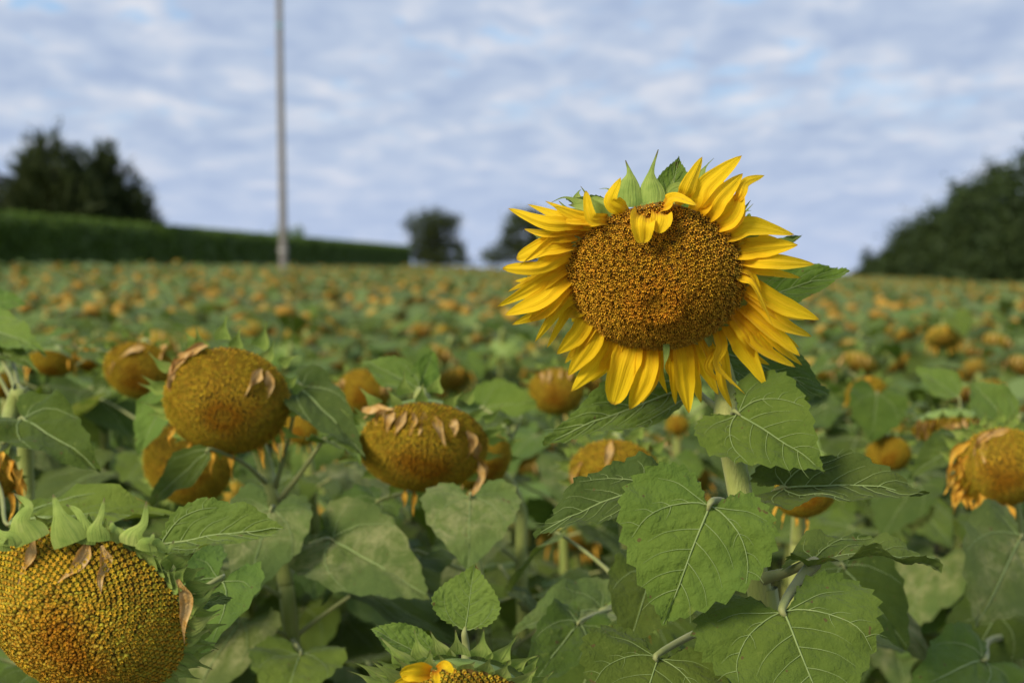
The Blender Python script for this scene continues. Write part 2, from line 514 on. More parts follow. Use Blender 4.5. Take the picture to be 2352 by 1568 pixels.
def leaf_geo(L, W, droop=.15, fold=.1, wave=.03, curl=0.0, seed=0, res=2, shape='heart', teeth=None, twist=0.0):
    """leaf with its petiole end at the origin, tip at +Y, upper face +Z. res 3 = in focus, 2 = near, 1 = mid field"""
    r = np.random.default_rng(seed)
    nt_, nr = {3: (150, 26), 2: (72, 12), 1: (30, 5)}[res]
    half = (HALF if shape == 'heart' else NARROW).copy()
    jl, jr = 1 + r.uniform(-.07, .07), 1 + r.uniform(-.07, .07)
    h = crom(half, nt_ // 2 + 1)
    right = h * [jr, 1]; left = (h * [-jl, 1])[::-1][1:-1]
    O = np.vstack([right, left])
    n = len(O)
    s = np.concatenate([np.linspace(0, 1, len(right)), np.linspace(1, 0, len(left) + 2)[1:-1]])
    amp = np.where((s > .1) & (s < .95), 1, 0.0)
    T = np.roll(O, -1, 0) - np.roll(O, 1, 0)
    Nn = np.stack([T[:, 1], -T[:, 0]], 1); Nn /= np.linalg.norm(Nn, axis=1)[:, None] + 1e-9
    tooth = np.zeros_like(O)
    if res >= 2:
        nteeth = teeth or (19 if res == 3 else 13)
        ph = s * nteeth + r.uniform(0, 1)
        saw = (ph % 1.0)
        lim = np.minimum(.050 if shape == 'heart' else .028, .22 * np.abs(O[:, 0]) + .004)
        tooth = Nn * (amp * (saw - .5) * lim * (0.6 + .8 * (np.sin(np.floor(ph) * 12.9898 + seed) * 43758.5 % 1)))[:, None]
    O = O + Nn * (amp * .018 * np.sin(s * 9 + r.uniform(0, 6)))[:, None]
    C0 = np.array([0, .10])
    rr = np.linspace(0, 1, nr + 1)[1:] ** .85
    P = (C0 + rr[:, None, None] * (O - C0)[None] + (rr ** 7)[:, None, None] * tooth[None]).reshape(-1, 2)
    P = np.vstack([[C0], P])
    edge = np.concatenate([[0], np.repeat(rr, n)])
    lines = vein_lines(shape)
    ph = r.uniform(0, 6, 6)

    def vdist(Q):
        return vein_field(shape, Q)

    def deform(Q, lift=0.0, eg=None):
        x, y = Q[:, 0], Q[:, 1]
        e = np.clip(np.hypot(x / .48, (y - .35) / .62), 0, 1.2) if eg is None else eg
        z = fold * np.abs(x) * 1.4 + droop * (4 * y * (1 - y)) * .25 - curl * x ** 2
        z = z + wave * e ** 2 * (np.sin(y * 11 + ph[0] + np.sign(x) * 1.3) + .6 * np.sin(y * 19 + ph[1] + x * 5))
        z = z + .014 * np.sin(x * 13 + ph[2]) * np.sin(y * 12 + ph[3])
        z = z - twist * x * (y - .2)
        if res >= 2:
            d, g = vdist(Q)
            z = z - .019 * np.exp(-(d / .030) ** 2) + (.0045 * np.sin(x * 60 + ph[4]) * np.sin(y * 55 + ph[5]) + .004 * np.sin(x * 33 + y * 41 + ph[2]) * np.sin(y * 37 - x * 29)) * np.clip(d / .03, 0, 1)
        return np.stack([x * W, y * L, z * L + lift], 1)
    V = deform(P, eg=None)
    vein = vdist(P)[1] * .8 if res >= 2 else np.zeros(len(P))
    F = []
    for j in range(n):
        F.append((0, 1 + j, 1 + (j + 1) % n))
    base = grid_faces(n, nr, True)[:, ::-1] + 1
    F = F + [tuple(f) for f in base]
    uv = np.stack([P[:, 0] + .5, P[:, 1]], 1)
    VV = None
    if res >= 2:
        J = Join()
        for l, w in lines:
            if res == 2 and w < .4: continue
            C = deform(crom(l, 12 if res == 3 else 7), lift=.0011 * L / .1)
            Wd = np.linspace(1, .25, len(C)) * (.0013 * w + .0001) * (L / .17)
            Tt, S, B = frames(C)
            side = np.cross(Tt, [0, 0, 1.0]); side /= np.linalg.norm(side, axis=1)[:, None] + 1e-9
            up = np.array([0, 0, 1.0])
            rows = [C - side * Wd[:, None], C - side * (Wd * .5)[:, None] + up * (Wd * .75)[:, None], C + side * (Wd * .5)[:, None] + up * (Wd * .75)[:, None], C + side * Wd[:, None]]
            J.add(np.stack(rows, 1).reshape(-1, 3), grid_faces(4, len(C)))
        VV = J
    return V, F, uv, vein, VV


def basis(d, n):
    ey = nrm(d); ez = nrm(n - ey * (n @ ey)); ex = np.cross(ey, ez)
    return np.stack([ex, ey, ez], 1)


def place_leaf(root, origin, P0, d, n, L, W, mat='leaf', res=2, pet=None, pr=.0028, label=None, **kw):
    """a leaf part with petiole and veins as its sub-parts; all in the plant's own frame"""
    kw.setdefault('seed', int(rng.integers(1e6)))
    V, F, uv, vein, VJ = leaf_geo(L, W, res=res, **kw)
    B = basis(np.asarray(d, float), np.asarray(n, float))
    X = V @ B.T
    o = link('leaf', make_mesh('leaf', X, F, M[mat], uv=uv, vein=vein), root, tuple(P0 - origin))
    if label: o['label'] = label
    if VJ is not None:
        VJ.V = [v @ B.T for v in VJ.V]
        link('leaf_veins', VJ.mesh('leaf_veins', M['vein']), o)
    if pet is not None:
        a = np.asarray(pet, float) - P0
        mid = a * .5 + np.array([0, 0, np.linalg.norm(a) * .08]) - B[:, 2] * np.linalg.norm(a) * .10
        V2, F2 = tube([a, mid, -nrm(d) * .004, nrm(d) * L * .05 + B[:, 2] * .0], [pr * 1.5, pr * 1.05, pr * .85, pr * .35], 12, 8)
        link('petiole', make_mesh('petiole', V2, F2, M['petiole']), o)
    return o


# ------------------------------------------------------------------ strips: petals, bracts, dried petals
PROF = {
    'petal': ([0, .08, .25, .5, .72, .88, .96, 1], [.34, .50, .82, 1.0, .88, .52, .24, .02]),
    'blunt': ([0, .08, .25, .5, .75, .9, .97, 1], [.55, .68, .9, 1.0, .92, .68, .40, .12]),
    'lance': ([0, .1, .3, .5, .7, .85, 1], [.5, .7, 1, .92, .66, .36, .02]),
    'bract': ([0, .14, .30, .42, .53, .65, .83, 1], [.85, 1, .88, .58, .30, .15, .09, .02]),
    'dried': ([0, .1, .28, .5, .75, 1], [.28, .42, 1, .78, .36, .05]),
    'spike': ([0, .15, .3, .4, .5, .65, .85, 1], [1, .96, .70, .44, .32, .25, .17, .03]),
    'flask': ([0, .2, .36, .5, .6, .7, .85, 1], [.75, .95, 1, .74, .44, .21, .10, .03]),
}


def strip_geo(P, width, nhint, prof='petal', nu=7, nv=16, cup=.0, ridge=.0, twist=(0, 0), wav=0.0, seed=0, tk=0.0):
    r = np.random.default_rng(seed)
    C = crom(P, nv)
    T = np.gradient(C, axis=0); T /= np.linalg.norm(T, axis=1)[:, None] + 1e-12
    nh = np.asarray(nhint, float)
    S = np.cross(T, nh); S /= np.linalg.norm(S, axis=1)[:, None] + 1e-9
    for i in range(1, nv):
        if S[i] @ S[i - 1] < 0: S[i] *= -1
    Nn = np.cross(S, T)
    t = np.linspace(0, 1, nv)
    tw = np.interp(t, np.linspace(0, 1, len(twist)), twist)
    c, s = np.cos(tw)[:, None], np.sin(tw)[:, None]
    S, Nn = S * c + Nn * s, Nn * c - S * s
    w = np.interp(t, *PROF[prof]) * width * .5
    u = np.linspace(-1, 1, nu)
    prf = cup * u ** 2 + ridge * np.cos(u * 2.0 * np.pi) * (1 - u ** 2 * .3) + ridge * .35 * np.cos(u * 6.3 * np.pi + seed)
    off = prf[None, :] * w[:, None] + wav * width * np.sin(t * r.uniform(5, 9) + r.uniform(0, 6))[:, None] * (u * np.abs(u))[None, :] * np.sin(np.pi * t)[:, None]
    side = u[None, :] * w[:, None] * (1 + .05 * np.sin(t * 13 + r.uniform(0, 6)))[:, None]
    V = C[:, None, :] + S[:, None, :] * side[..., None] + Nn[:, None, :] * off[..., None]
    uv = np.stack(np.broadcast_arrays((u[None, :] + 1) / 2 + seed % 7, t[:, None]), -1).reshape(-1, 2)
    return V.reshape(-1, 3), grid_faces(nu, nv), uv


# ------------------------------------------------------------------ flower head
GA = math.pi * (3 - math.sqrt(5))


def dome(r, h, p=.75):
    return h * np.maximum(1 - np.asarray(r) ** 2.3, 0)


def floret_cloud(n, h, style, seed, pexp=.6, dent=0.0):
    """thousands of florets of a unit-radius head in one mesh: arrays V, F, Col"""
    r = np.random.default_rng(seed)
    i = np.arange(n) + .5
    rad = (i / n) ** pexp * 1.0
    th = i * GA
    jit = (np.clip((.8 - rad) / .4, .15, 1) * .010)[:, None] * r.normal(0, 1, (n, 2))
    x, y = rad * np.cos(th) + jit[:, 0], rad * np.sin(th) + jit[:, 1]
    eps = 1e-3
    def Z(x, y):
        q = np.hypot(x, y)
        z = dome(np.minimum(q, .999), h)
        if dent: z = z - .012 * np.exp(-(q / .12) ** 2) + .035 * np.exp(-((q - .22) / .09) ** 2) - dent * np.exp(-((x - .02) / .16) ** 2 - ((y - .72) / .42) ** 2)
        return z
    z = Z(x, y)
    gx = (Z(x + eps, y) - z) / eps; gy = (Z(x, y + eps) - z) / eps
    g = np.clip(np.hypot(gx, gy), 1e-6, None); lim = np.minimum(g, 1.8) / g
    nn = np.stack([-gx * lim, -gy * lim, np.ones(n)], 1); nn /= np.linalg.norm(nn, axis=1)[:, None]
    if style == 'seed':
        nn = nn + r.normal(0, .30, (n, 3)) * np.clip((.75 - rad) / .4, 0, 1)[:, None] + r.normal(0, .06, (n, 3)); nn /= np.linalg.norm(nn, axis=1)[:, None]
    if style == 'open':
        nn = nn + r.normal(0, .22, (n, 3)); nn /= np.linalg.norm(nn, axis=1)[:, None]
    t1 = np.stack([np.cos(th), np.sin(th), np.zeros(n)], 1); t1 -= nn * (t1 * nn).sum(1)[:, None]; t1 /= np.linalg.norm(t1, axis=1)[:, None]
    t2 = np.cross(nn, t1)
    sp = np.sqrt(2 * np.pi * pexp / n) * np.clip(rad, .05, 1) ** (1 - .5 / pexp)
    sp = sp * (1 / np.sqrt(np.maximum(nn[:, 2], .4))) ** .5
    a = np.linspace(0, 2 * np.pi, 10, endpoint=False)
    tv, tf, cls = [], [], []
    if style == 'open':       # open tubular florets with five spread lobes and dark throats
        p5 = np.linspace(0, 2 * np.pi, 5, endpoint=False)
        for rr_, zz, c_ in ((.26, -.5, 0), (.30, .55, 1)):
            for q in p5: tv.append((rr_ * math.cos(q), rr_ * math.sin(q), zz)); cls.append(c_)
        for k in range(5): tf += [(k, (k + 1) % 5, 5 + (k + 1) % 5), (k, 5 + (k + 1) % 5, 5 + k)]
        for k in range(5):
            q = p5[k] + .3; tv.append((.64 * math.cos(q), .64 * math.sin(q), .86)); cls.append(2)
        for k in range(5): tf.append((5 + k, 5 + (k + 1) % 5, 10 + k))
        tv.append((0, 0, .18)); cls.append(3)
        for k in range(5): tf.append((15, 5 + k, 5 + (k + 1) % 5))
    else:                      # ripening achenes: rounded seed with a small star of dry floret on top
        sides = 6
        rings = ((.40, -.5, 0), (.47, .05, 1), (.30, .42, 1)) if style == 'seed' else ((.46, -.2, 0), (.36, .36, 1))
        for rr_, zz, c_ in rings:
            for k in range(sides):
                q = k * 2 * np.pi / sides; tv.append((rr_ * math.cos(q), rr_ * math.sin(q), zz)); cls.append(c_)
        for m_ in range(len(rings) - 1):
            for k in range(sides):
                A, B_ = m_ * sides + k, m_ * sides + (k + 1) % sides
                tf += [(A, B_, B_ + sides), (A, B_ + sides, A + sides)]
        o = len(tv)
        for k in range(10):
            rr_ = .44 if k % 2 == 0 else .20
            tv.append((rr_ * math.cos(a[k]), rr_ * math.sin(a[k]), .72 if k % 2 == 0 else .50)); cls.append(2)
        tv.append((0, 0, .34)); cls.append(3)
        for k in range(10): tf.append((o + 10, o + k, o + (k + 1) % 10))
    tv, tf, cls = np.array(tv), np.array(tf), np.array(cls)
    rot = r.uniform(0, 6.28, n)
    cx = tv[None, :, 0] * np.cos(rot)[:, None] - tv[None, :, 1] * np.sin(rot)[:, None]
    cy = tv[None, :, 0] * np.sin(rot)[:, None] + tv[None, :, 1] * np.cos(rot)[:, None]
    sc = sp * r.uniform(.9, 1.2, n) * (1.25 if style == 'open' else 1.18)
    hz = r.uniform(.88, 1.15, n) if style == 'open' else r.uniform(.9, 1.1, n)
    P = np.stack([x, y, z], 1)
    V = P[:, None, :] + sc[:, None, None] * (cx[..., None] * t1[:, None] + cy[..., None] * t2[:, None] + (tv[None, :, 2] * hz[:, None])[..., None] * nn[:, None])
    F = (tf[None] + (np.arange(n) * len(tv))[:, None, None]).reshape(-1, 3)
    # pigment
    ang_noise = np.sin(x * 7 + seed) * np.sin(y * 6 + seed * 2.1)
    if style == 'open':
        pal = np.array([(.26, .12, .010), (.54, .27, .020), (.80, .425, .028), (.32, .14, .010)])
        colr = np.repeat(pal[cls][None], n, 0)
        ring = np.exp(-((rad - .22 - .05 * ang_noise) / .15) ** 2)
        colr = colr * (1 - ring[:, None, None] * .35) + ring[:, None, None] * .5 * np.array([(.15, .05, .007), (.44, .15, .010), (.70, .25, .014), (.2, .07, .008)])[cls][None]
        olive = np.clip((rad - .62) / .3, 0, 1) * np.clip(.6 + .5 * np.sin(th * 1.0 + 2), 0, 1) * r.uniform(0, 1, n)
        colr = colr * (1 - .6 * olive[:, None, None]) + .6 * olive[:, None, None] * np.array([(.08, .07, .014), (.30, .27, .05), (.48, .35, .05), (.07, .045, .008)])[cls][None]
    else:
        pal = np.array([(.10, .075, .011), (.44, .395, .040), (.68, .455, .030), (.30, .175, .012)])
        colr = np.repeat(pal[cls][None], n, 0)
        k = np.clip(1 - (np.abs(rad - .16 - .12 * ang_noise) / .42), 0, 1) ** 1.2
        brown = np.array([(.10, .045, .006), (.40, .205, .015), (.56, .26, .014), (.22, .08, .006)])
        inner = np.clip((.80 - rad) / .3, 0, 1)[:, None, None]
        colr = colr + inner * (np.array([(.12, .09, .016), (.04, .03, .004), (0, 0, 0), (.14, .08, .01)])[cls][None])
        colr = colr * (1 - k[:, None, None]) + k[:, None, None] * brown[cls][None]
    colr = colr * ([.86, .78, .8] if style == 'seed' else [1, 1, 1] if style == 'open' else [.92, .88, .9])
    colr = colr * r.uniform(.72, 1.28, n)[:, None, None]
    colr[..., 1] *= r.uniform(.88, 1.1, n)[:, None]
    return V.reshape(-1, 3), F, colr.reshape(-1, 3)


def head_base(h, nu=40, back=.42, dent=0.0):
    """unit-radius receptacle: domed face and rounded green back"""
    rr = np.array([0, .15, .3, .45, .6, .72, .82, .9, .96, 1.0])
    rows = [(r_, float(dome(np.array(r_), h)) - .02) for r_ in rr] + [(.96, -.05), (.92, -.13), (.84, -.24), (.7, -.33), (.4, -.40), (.12, -back)]
    a = np.linspace(0, 2 * np.pi, nu, endpoint=False)
    V = np.array([(r_ * np.cos(t), r_ * np.sin(t), z - (dent * math.exp(-((r_ * math.cos(t) - .02) / .16) ** 2 - ((r_ * math.sin(t) - .72) / .42) ** 2) if z > -.03 else 0)) for r_, z in rows for t in a])
    F = grid_faces(nu, len(rows), True)
    mi = np.repeat((np.arange(len(rows) - 1) >= len(rr) - 1).astype(int), nu)
    return V, F, mi


def head_matrix(alpha, beta, roll):
    """columns: right, up-in-face, face normal (towards the camera, tipped down by alpha, turned by beta to the right)"""
    a, b, g = map(math.radians, (alpha, beta, roll))
    n = np.array([math.sin(b) * math.cos(a), -math.cos(b) * math.cos(a), -math.sin(a)])
    ex = nrm(np.cross(n, [0, 0, 1.0])) * -1
    ex = nrm(np.cross([0, 0, 1.0], n))
    ey = np.cross(n, ex)
    c, s = math.cos(g), math.sin(g)
    return np.stack([ex * c + ey * s, ey * c - ex * s, n], 1)


FLORET_CACHE = {}
QUEUE, PLANTS = [], []
PROTECT = []


class Plant:
    pass


def sunflower(label, px, py, D, Rpx, alpha, beta=0, roll=0, h=.45, style='mid', nflor=1200, stem_px=None, stem_r=.011, dent=0.0, group=None, squash=1.0, neck=.5, shape=(0, 0)):
    """plant root, stem and bare head at a pixel and depth of the photograph"""
    C = at(px, py, D)
    R = Rpx * KPX * D
    B = head_matrix(alpha - math.degrees(math.atan((py - 592) * KPX)), beta, roll)
    n = B[:, 2]
    back = C - n * R * .40
    if stem_px:
        pts = [at(*s) for s in stem_px]
    else:
        pts = [back + np.array([0.0, R * .9, -R * .3]), back + np.array([U(-.02, .03), R * 1.1, -.35])]
    last = pts[-1]; prev = pts[-2]
    slope = (last - prev) / max(prev[2] - last[2], .05)
    slope = np.clip(slope[:2], -.12, .12)
    zg = float(ground(last[0], last[1]))
    base = np.array([last[0] + slope[0] * (last[2] - zg), last[1] + slope[1] * (last[2] - zg), zg])
    base[2] = float(ground(base[0], base[1])) - .01
    p = Plant()
    p.root = empty('sunflower', base); p.o = base
    tag(p.root, label, 'sunflower', group)
    top = back - n * R * neck + np.array([0, 0, R * .12])
    if alpha > 50: top = C + np.array([0, R * .85, -R * .05])
    path = [C - n * R * .30, (back - n * R * .12) if alpha <= 50 else C - n * R * .33 + np.array([0, R * .4, 0]), top] + pts + [base]
    Cs = crom(path, 40)
    V, F = tube(path, [stem_r * 1.25, stem_r * .9, stem_r * .85] + [stem_r] * len(pts) + [stem_r * 1.35], 40, 12)
    V = V + nrm(V - np.repeat(Cs, 12, 0)) * 0
    link('stem', make_mesh('stem', V - base, F, M['stem']), p.root)
    p.stem = Cs
    V, F, mi = head_base(h, dent=dent)
    V = V * [1, squash, 1]
    p.head = link('seed_head', make_mesh('seed_head', (V * R) @ B.T, F, None, mats=[M['recept'], M['recept_back']], midx=mi), p.root, tuple(C - base))
    key = (style, nflor, h, dent)
    if key not in FLORET_CACHE or style != 'mid':
        FLORET_CACHE[key] = floret_cloud(nflor, h, style, len(FLORET_CACHE) + 3, dent=dent)
    V, F, c = FLORET_CACHE[key]
    q = rng.uniform(0, 6.28); cq, sq = math.cos(q), math.sin(q)
    if dent: cq, sq = 1, 0
    V = np.stack([V[:, 0] * cq - V[:, 1] * sq, (V[:, 0] * sq + V[:, 1] * cq) * squash, V[:, 2]], 1)
    fo = link('florets', make_mesh('florets', (V * R) @ B.T, F, M['floret'], smooth=False, col=c), p.head)
    fo['kind'] = 'stuff'
    p.C, p.R, p.B, p.D, p.px, p.h, p.sq = C, R, B, D, (px, py, Rpx), h, squash
    PROTECT.append((px, py, Rpx * 1.05, Rpx * .95, D))
    PLANTS.append(p)
    return p


def rim(p, ang, r=1.0, z=0.0):
    return p.C + p.B @ (np.array([math.cos(ang) * r, math.sin(ang) * r * p.sq, z]) * p.R)


def strip_part(p, name, P, width, nh, mat, **kw):
    V, F, uv = strip_geo(P, width, nh, **kw)
    return link(name, make_mesh(name, V - p.C, F, M[mat], uv=uv), p.head)


def add_bracts(p, n=24, a0=0, a1=360, length=(.34, .66), width=(.18, .28), splay=.5, rows=2, skip=0.0):
    for k in range(n):
        if rng.uniform() < skip: continue
        ang = math.radians(a0 + (a1 - a0) * (k + U(-.3, .3)) / n)
        row = k % rows
        rad = p.B @ np.array([math.cos(ang), math.sin(ang) * p.sq, 0]); nn = p.B[:, 2]
        Ln = U(*length) * p.R
        b = rim(p, ang, .99 + .04 * row, -.10 - .10 * row)
        if row == 0: b = rim(p, ang, 1.0, -.02)
        s = splay + U(-.25, .25) - .35 * row
        p1 = b + rad * Ln * .32 + nn * Ln * .10 * s
        d2 = nrm(rad * 1.0 + nn * s * .9 + np.array([0, 0, U(-.1, .25)]) + p.B @ np.array([-math.sin(ang), math.cos(ang), 0]) * U(-.35, .35))
        p2 = p1 + d2 * Ln * .38
        d3 = nrm(d2 + nn * U(-.3, .5) * s + np.array([0, 0, U(-.2, .3)]))
        p3 = p2 + d3 * Ln * .32
        strip_part(p, 'bract', [b, p1, p2, p3], U(*width) * p.R, nn + rad * .3, 'bract', prof='bract', nu=5, nv=12, cup=.25, wav=.02, seed=int(rng.integers(1e5)))


def add_dried(p, angs, mat='dried', length=(.35, .6), width=(.07, .12), out=.10):
    for a in angs:
        ang = math.radians(a + U(-7, 7))
        rad = p.B @ np.array([math.cos(ang), math.sin(ang) * p.sq, 0]); nn = p.B[:, 2]
        b = rim(p, ang, .97, .06)
        Ln = U(*length) * p.R * U(.75, 1.25)
        side = math.sin(ang)
        b = b - nn * p.R * .03
        p1 = b + rad * p.R * out * U(.5, 1.2) + nn * p.R * (.16 + .1 * max(side, 0))
        sag = np.array([U(-.12, .12), -.12, -1.0])
        if side > .15:      # the upper ones fall forward over the face
            tang = nrm(sag - nn * (sag @ nn) + nn * .75)
            p1 = b + nn * p.R * U(.08, .2) + rad * p.R * U(-.05, .05)
            p2 = p1 + tang * Ln * .55; p2 = p2 + np.array([U(-.1, .1), 0, 0]) * Ln; p3 = p2 + nrm(sag - nn * (sag @ nn) + nn * .22 + np.array([U(-.7, .7), 0, 0])) * Ln * .5
        else:
            p2 = p1 + nrm(sag + rad * .35) * Ln * .5; p3 = p2 + nrm(sag + np.array([U(-.5, .5), 0, 0])) * Ln * .5
        strip_part(p, 'dried_petal', [b, p1, p2, p3], U(*width) * p.R * U(.8, 1.5), np.array([U(-.9, .9), -1, .2]), mat, prof='dried', nu=5, nv=14,
                   cup=U(.2, .6), ridge=.22, twist=(0, U(-.9, .9), U(-2.6, 2.6)), wav=.2, seed=int(rng.integers(1e5)))


def on_face(p, px, py, lift=.05):
    """point on the domed face of a head (or beside its rim) seen at a pixel, lifted off it by a share of the radius"""
    ray = FWD + RGT * ((px - 1176) * KPX) + UPV * ((784 - py) * KPX)
    ds = np.linspace(p.D - 1.2 * p.R, p.D + 1.0 * p.R, 300)
    q = ((CAMP + ds[:, None] * ray) - p.C) @ p.B / p.R
    r = np.hypot(q[:, 0], q[:, 1] / p.sq)
    hit = np.nonzero((q[:, 2] < np.where(r < 1, dome(np.minimum(r, 1), p.h), 0) + lift) & (r < 1.12))[0]
    d = ds[hit[0]] if len(hit) else p.D
    return CAMP + d * ray


def dried_px(p, items, mat='dried', lift=.05):
    for k, (pts, w) in enumerate(items):
        P = [on_face(p, x, y, lift + .05 * math.sin(j * 2.1 + k)) for j, (x, y) in enumerate(pts)]
        if len(P) == 2: P = [P[0], (P[0] + P[1]) / 2 + FWD * (-.06 * p.R) + RGT * U(-.03, .03) * p.R, P[1]]
        strip_part(p, 'dried_petal', P, w * KPX * p.D, np.array([U(-.4, .4), -1, .2]), mat, prof='dried', nu=7, nv=20, cup=U(.2, .5), ridge=.2,
                   twist=(U(-.3, .3), U(-.6, .6), U(-1.6, 1.6)), wav=.18, seed=int(rng.integers(1e5)))


def leaf_px(p, a, t, wpx, nvec=(0, -.8, .6), droop=.15, mat='leaf', res=2, pet=None, shape='heart', tsz=None, pr=.003, label=None, **kw):
    """leaf from its attachment to its tip, both given as pixel and depth"""
    if pet is None:
        QUEUE.append((p, a, t, wpx, dict(nvec=nvec, droop=droop, mat=mat, res=res, shape=shape, pr=pr, label=label, **kw)))
        return
    A, T = at(*a), at(*t)
    d = T - A
    L = float(np.linalg.norm(d)); W = wpx * KPX * (a[2] + t[2]) / 2
    if isinstance(pet, str): P = None
    elif isinstance(pet, np.ndarray): P = pet
    else: P = at(*pet)
    return place_leaf(p.root, p.o, A, d, np.array(nvec, float), L, W, mat, res, P, pr=pr, droop=droop, shape=shape, label=label, **kw)


def flush_leaves():
    """hang each waiting leaf on the stem it can reach"""
    for (p, a, t, w, kw) in QUEUE:
        A = at(*a) + [0, 0, -.05]
        best = None
        for q in [p] + PLANTS:
            dd = np.linalg.norm(q.stem[4:38] - A, axis=1); k = int(np.argmin(dd))
            if best is None or dd[k] < best[0] * (.55 if best[1] is p else 1): best = (dd[k], q, q.stem[4 + k])
        leaf_px(best[1], a, t, w, pet=np.array(best[2]), **kw)


def blocked(pts, D):
    for q in pts:
        x, y, d = proj(q)
        for (cx, cy, rx, ry, hd) in PROTECT:
            if d < hd + .02 and ((x - cx) / rx) ** 2 + ((y - cy) / ry) ** 2 < 1.15:
                return True
    return False


def auto_leaves(p, n=12, z0=.10, z1=1.0, size=(.15, .215), res=2, mats=('leaf', 'leaf', 'leaf_dark', 'leaf_mottled')):
    """leaves spiralling down the stem, petioles rising, blades drooping, kept clear of the heads in front"""
    zt = p.stem[6][2]
    n = int(n * 1.85)
    az = U(0, 6.28)
    zs = p.stem[:, 2]
    for k in range(n):
        az += 2.4 + U(-.4, .4)
        z = zt - z0 - (z1 - z0) * (k + U(0, .6)) / n
        idx = 6 + int(np.argmin(np.abs(zs[6:] - z)))
        S = p.stem[min(idx, 39)]
        o = np.array([math.cos(az), math.sin(az), 0])
        if o[1] > .3 and rng.uniform() < .35: o[1] *= -1
        pl = U(.06, .13)
        A = S + o * pl + np.array([0, 0, pl * U(.2, .7)])
        L = U(*size) * (1.0 if k > 2 else .85)
        dp = U(.2, 1.3)
        d = nrm(o + np.array([0, 0, -dp]))
        nn = np.array([o[0] * dp * .9, o[1] * dp * .9 - .25, 1.0])
        W = L * U(.85, 1.05)
        T = A + d * L; side = nrm(np.cross(d, nn)) * W * .42; mid = A + d * L * .4
        if blocked([A, T, mid, mid + side, mid - side, S * .5 + A * .5], 0): continue
        x, y, dd = proj(mid)
        if x < -500 or x > 2850 or y > 2300: continue
        place_leaf(p.root, p.o, A, d, nn, L, W, mats[int(rng.integers(len(mats)))], res, S, pr=.0028, droop=U(.05, .35), fold=U(-.05, .2), wave=U(.015, .045), curl=U(0, .3))


# ------------------------------------------------------------------ setting: ground
def build_ground():
    xs = np.unique(np.concatenate([np.linspace(-30, 30, 61), np.linspace(-900, 900, 37)]))
    ys = np.unique(np.concatenate([np.linspace(-6, 40, 70), np.linspace(40, 200, 41), np.linspace(200, 1800, 17)]))
    X, Y = np.meshgrid(xs, ys)
    Z = ground(np.clip(X, -16, 60), np.clip(Y, -5, 140)) + .012 * np.sin(X * 5.3) * np.sin(Y * 4.1) - np.clip(Y - 156, 0, None) * .022
    V = np.stack([X, Y, Z], -1).reshape(-1, 3)
    o = link('ground', make_mesh('ground', V, grid_faces(len(xs), len(ys)), M['soil']))
    tag(o, 'bare brown soil under the sunflower crop', 'soil', kind='structure')


build_ground()


# ------------------------------------------------------------------ hedge, pole, house, trees
def foliage_mat(name, dark, light):
    m, nt, out = new_mat(name)
    L = nt.links.new
    g = N(nt, 'ShaderNodeNewGeometry'); tc = N(nt, 'ShaderNodeTexCoord')
    n = N(nt, 'ShaderNodeTexNoise', inp={'Scale': .9, 'Detail': 3.0}); L(tc.outputs['Object'], n.inputs['Vector'])
    f = N(nt, 'ShaderNodeMath', operation='MULTIPLY_ADD'); f.inputs[1].default_value = .5
    L(g.outputs['Random Per Island'], f.inputs[0]); L(rng_map(nt, n.outputs[0], .3, .7, -.1, .5), f.inputs[2])
    c = mixc(nt, f.outputs[0], dark, light)
    sheet_shader(nt, out, c, .2, (1.2, 1.2, .5), .65, .25)
    return m


M['hedge'] = foliage_mat('hedge_foliage', (.048, .090, .012), (.105, .175, .022))
M['hedge_core'] = plain_material('hedge_core', [(.3, (.034, .060, .009)), (.7, (.056, .092, .013))], 3, .9)
M['conifer'] = foliage_mat('conifer_foliage', (.022, .036, .010), (.056, .074, .020))
M['broad'] = foliage_mat('broadleaf_foliage', (.026, .042, .013), (.060, .078, .020))
M['wood_right'] = foliage_mat('dark_tree_foliage', (.020, .038, .010), (.052, .080, .018))
M['bark'] = plain_material('bark', [(.3, (.05, .04, .03)), (.7, (.11, .09, .07))], 8, .9, bumpd=.02)
M['pole'] = plain_material('weathered_pole', [(.25, (.12, .11, .10)), (.5, (.20, .185, .17)), (.75, (.28, .26, .24))], 5, .85, bumpd=.01, bscale=40, stretch=(6, 6, 1.2))
M['band'] = plain_material('pole_band', [(.4, (.10, .26, .27)), (.6, (.14, .32, .32))], 10, .5)
M['plate'] = plain_material('pole_plate', [(.4, (.45, .44, .40)), (.6, (.55, .53, .48))], 10, .5)
M['render'] = plain_material('house_render', [(.3, (.48, .43, .34)), (.7, (.58, .52, .42))], 4, .9)
M['slate'] = plain_material('roof_slate', [(.3, (.055, .055, .065)), (.7, (.09, .09, .10))], 5, .7)
M['glass'] = plain_material('window_glass', [(.3, (.03, .035, .04)), (.7, (.05, .055, .06))], 2, .1, .5)
M['frame'] = plain_material('window_frame', [(.3, (.70, .69, .66)), (.7, (.8, .79, .76))], 4, .6)


def quads(P, D_, S_, ln, wd):
    """leaf-sized faces at P along D_, width along S_"""
    a = P - S_ * wd[:, None] * .5; b = P + S_ * wd[:, None] * .5
    e = P + D_ * ln[:, None]
    m1 = P + D_ * ln[:, None] * .5 + S_ * wd[:, None] * .5; m0 = P + D_ * ln[:, None] * .5 - S_ * wd[:, None] * .5
    V = np.stack([P, m1, e, m0], 1).reshape(-1, 3)
    F = np.arange(len(V)).reshape(-1, 4)
    return V, F


def rand_dirs(n):
    v = rng.normal(0, 1, (n, 3))
    return v / np.linalg.norm(v, axis=1)[:, None]


def hx(y):
    return -12.2 + (y - 34) * .0263


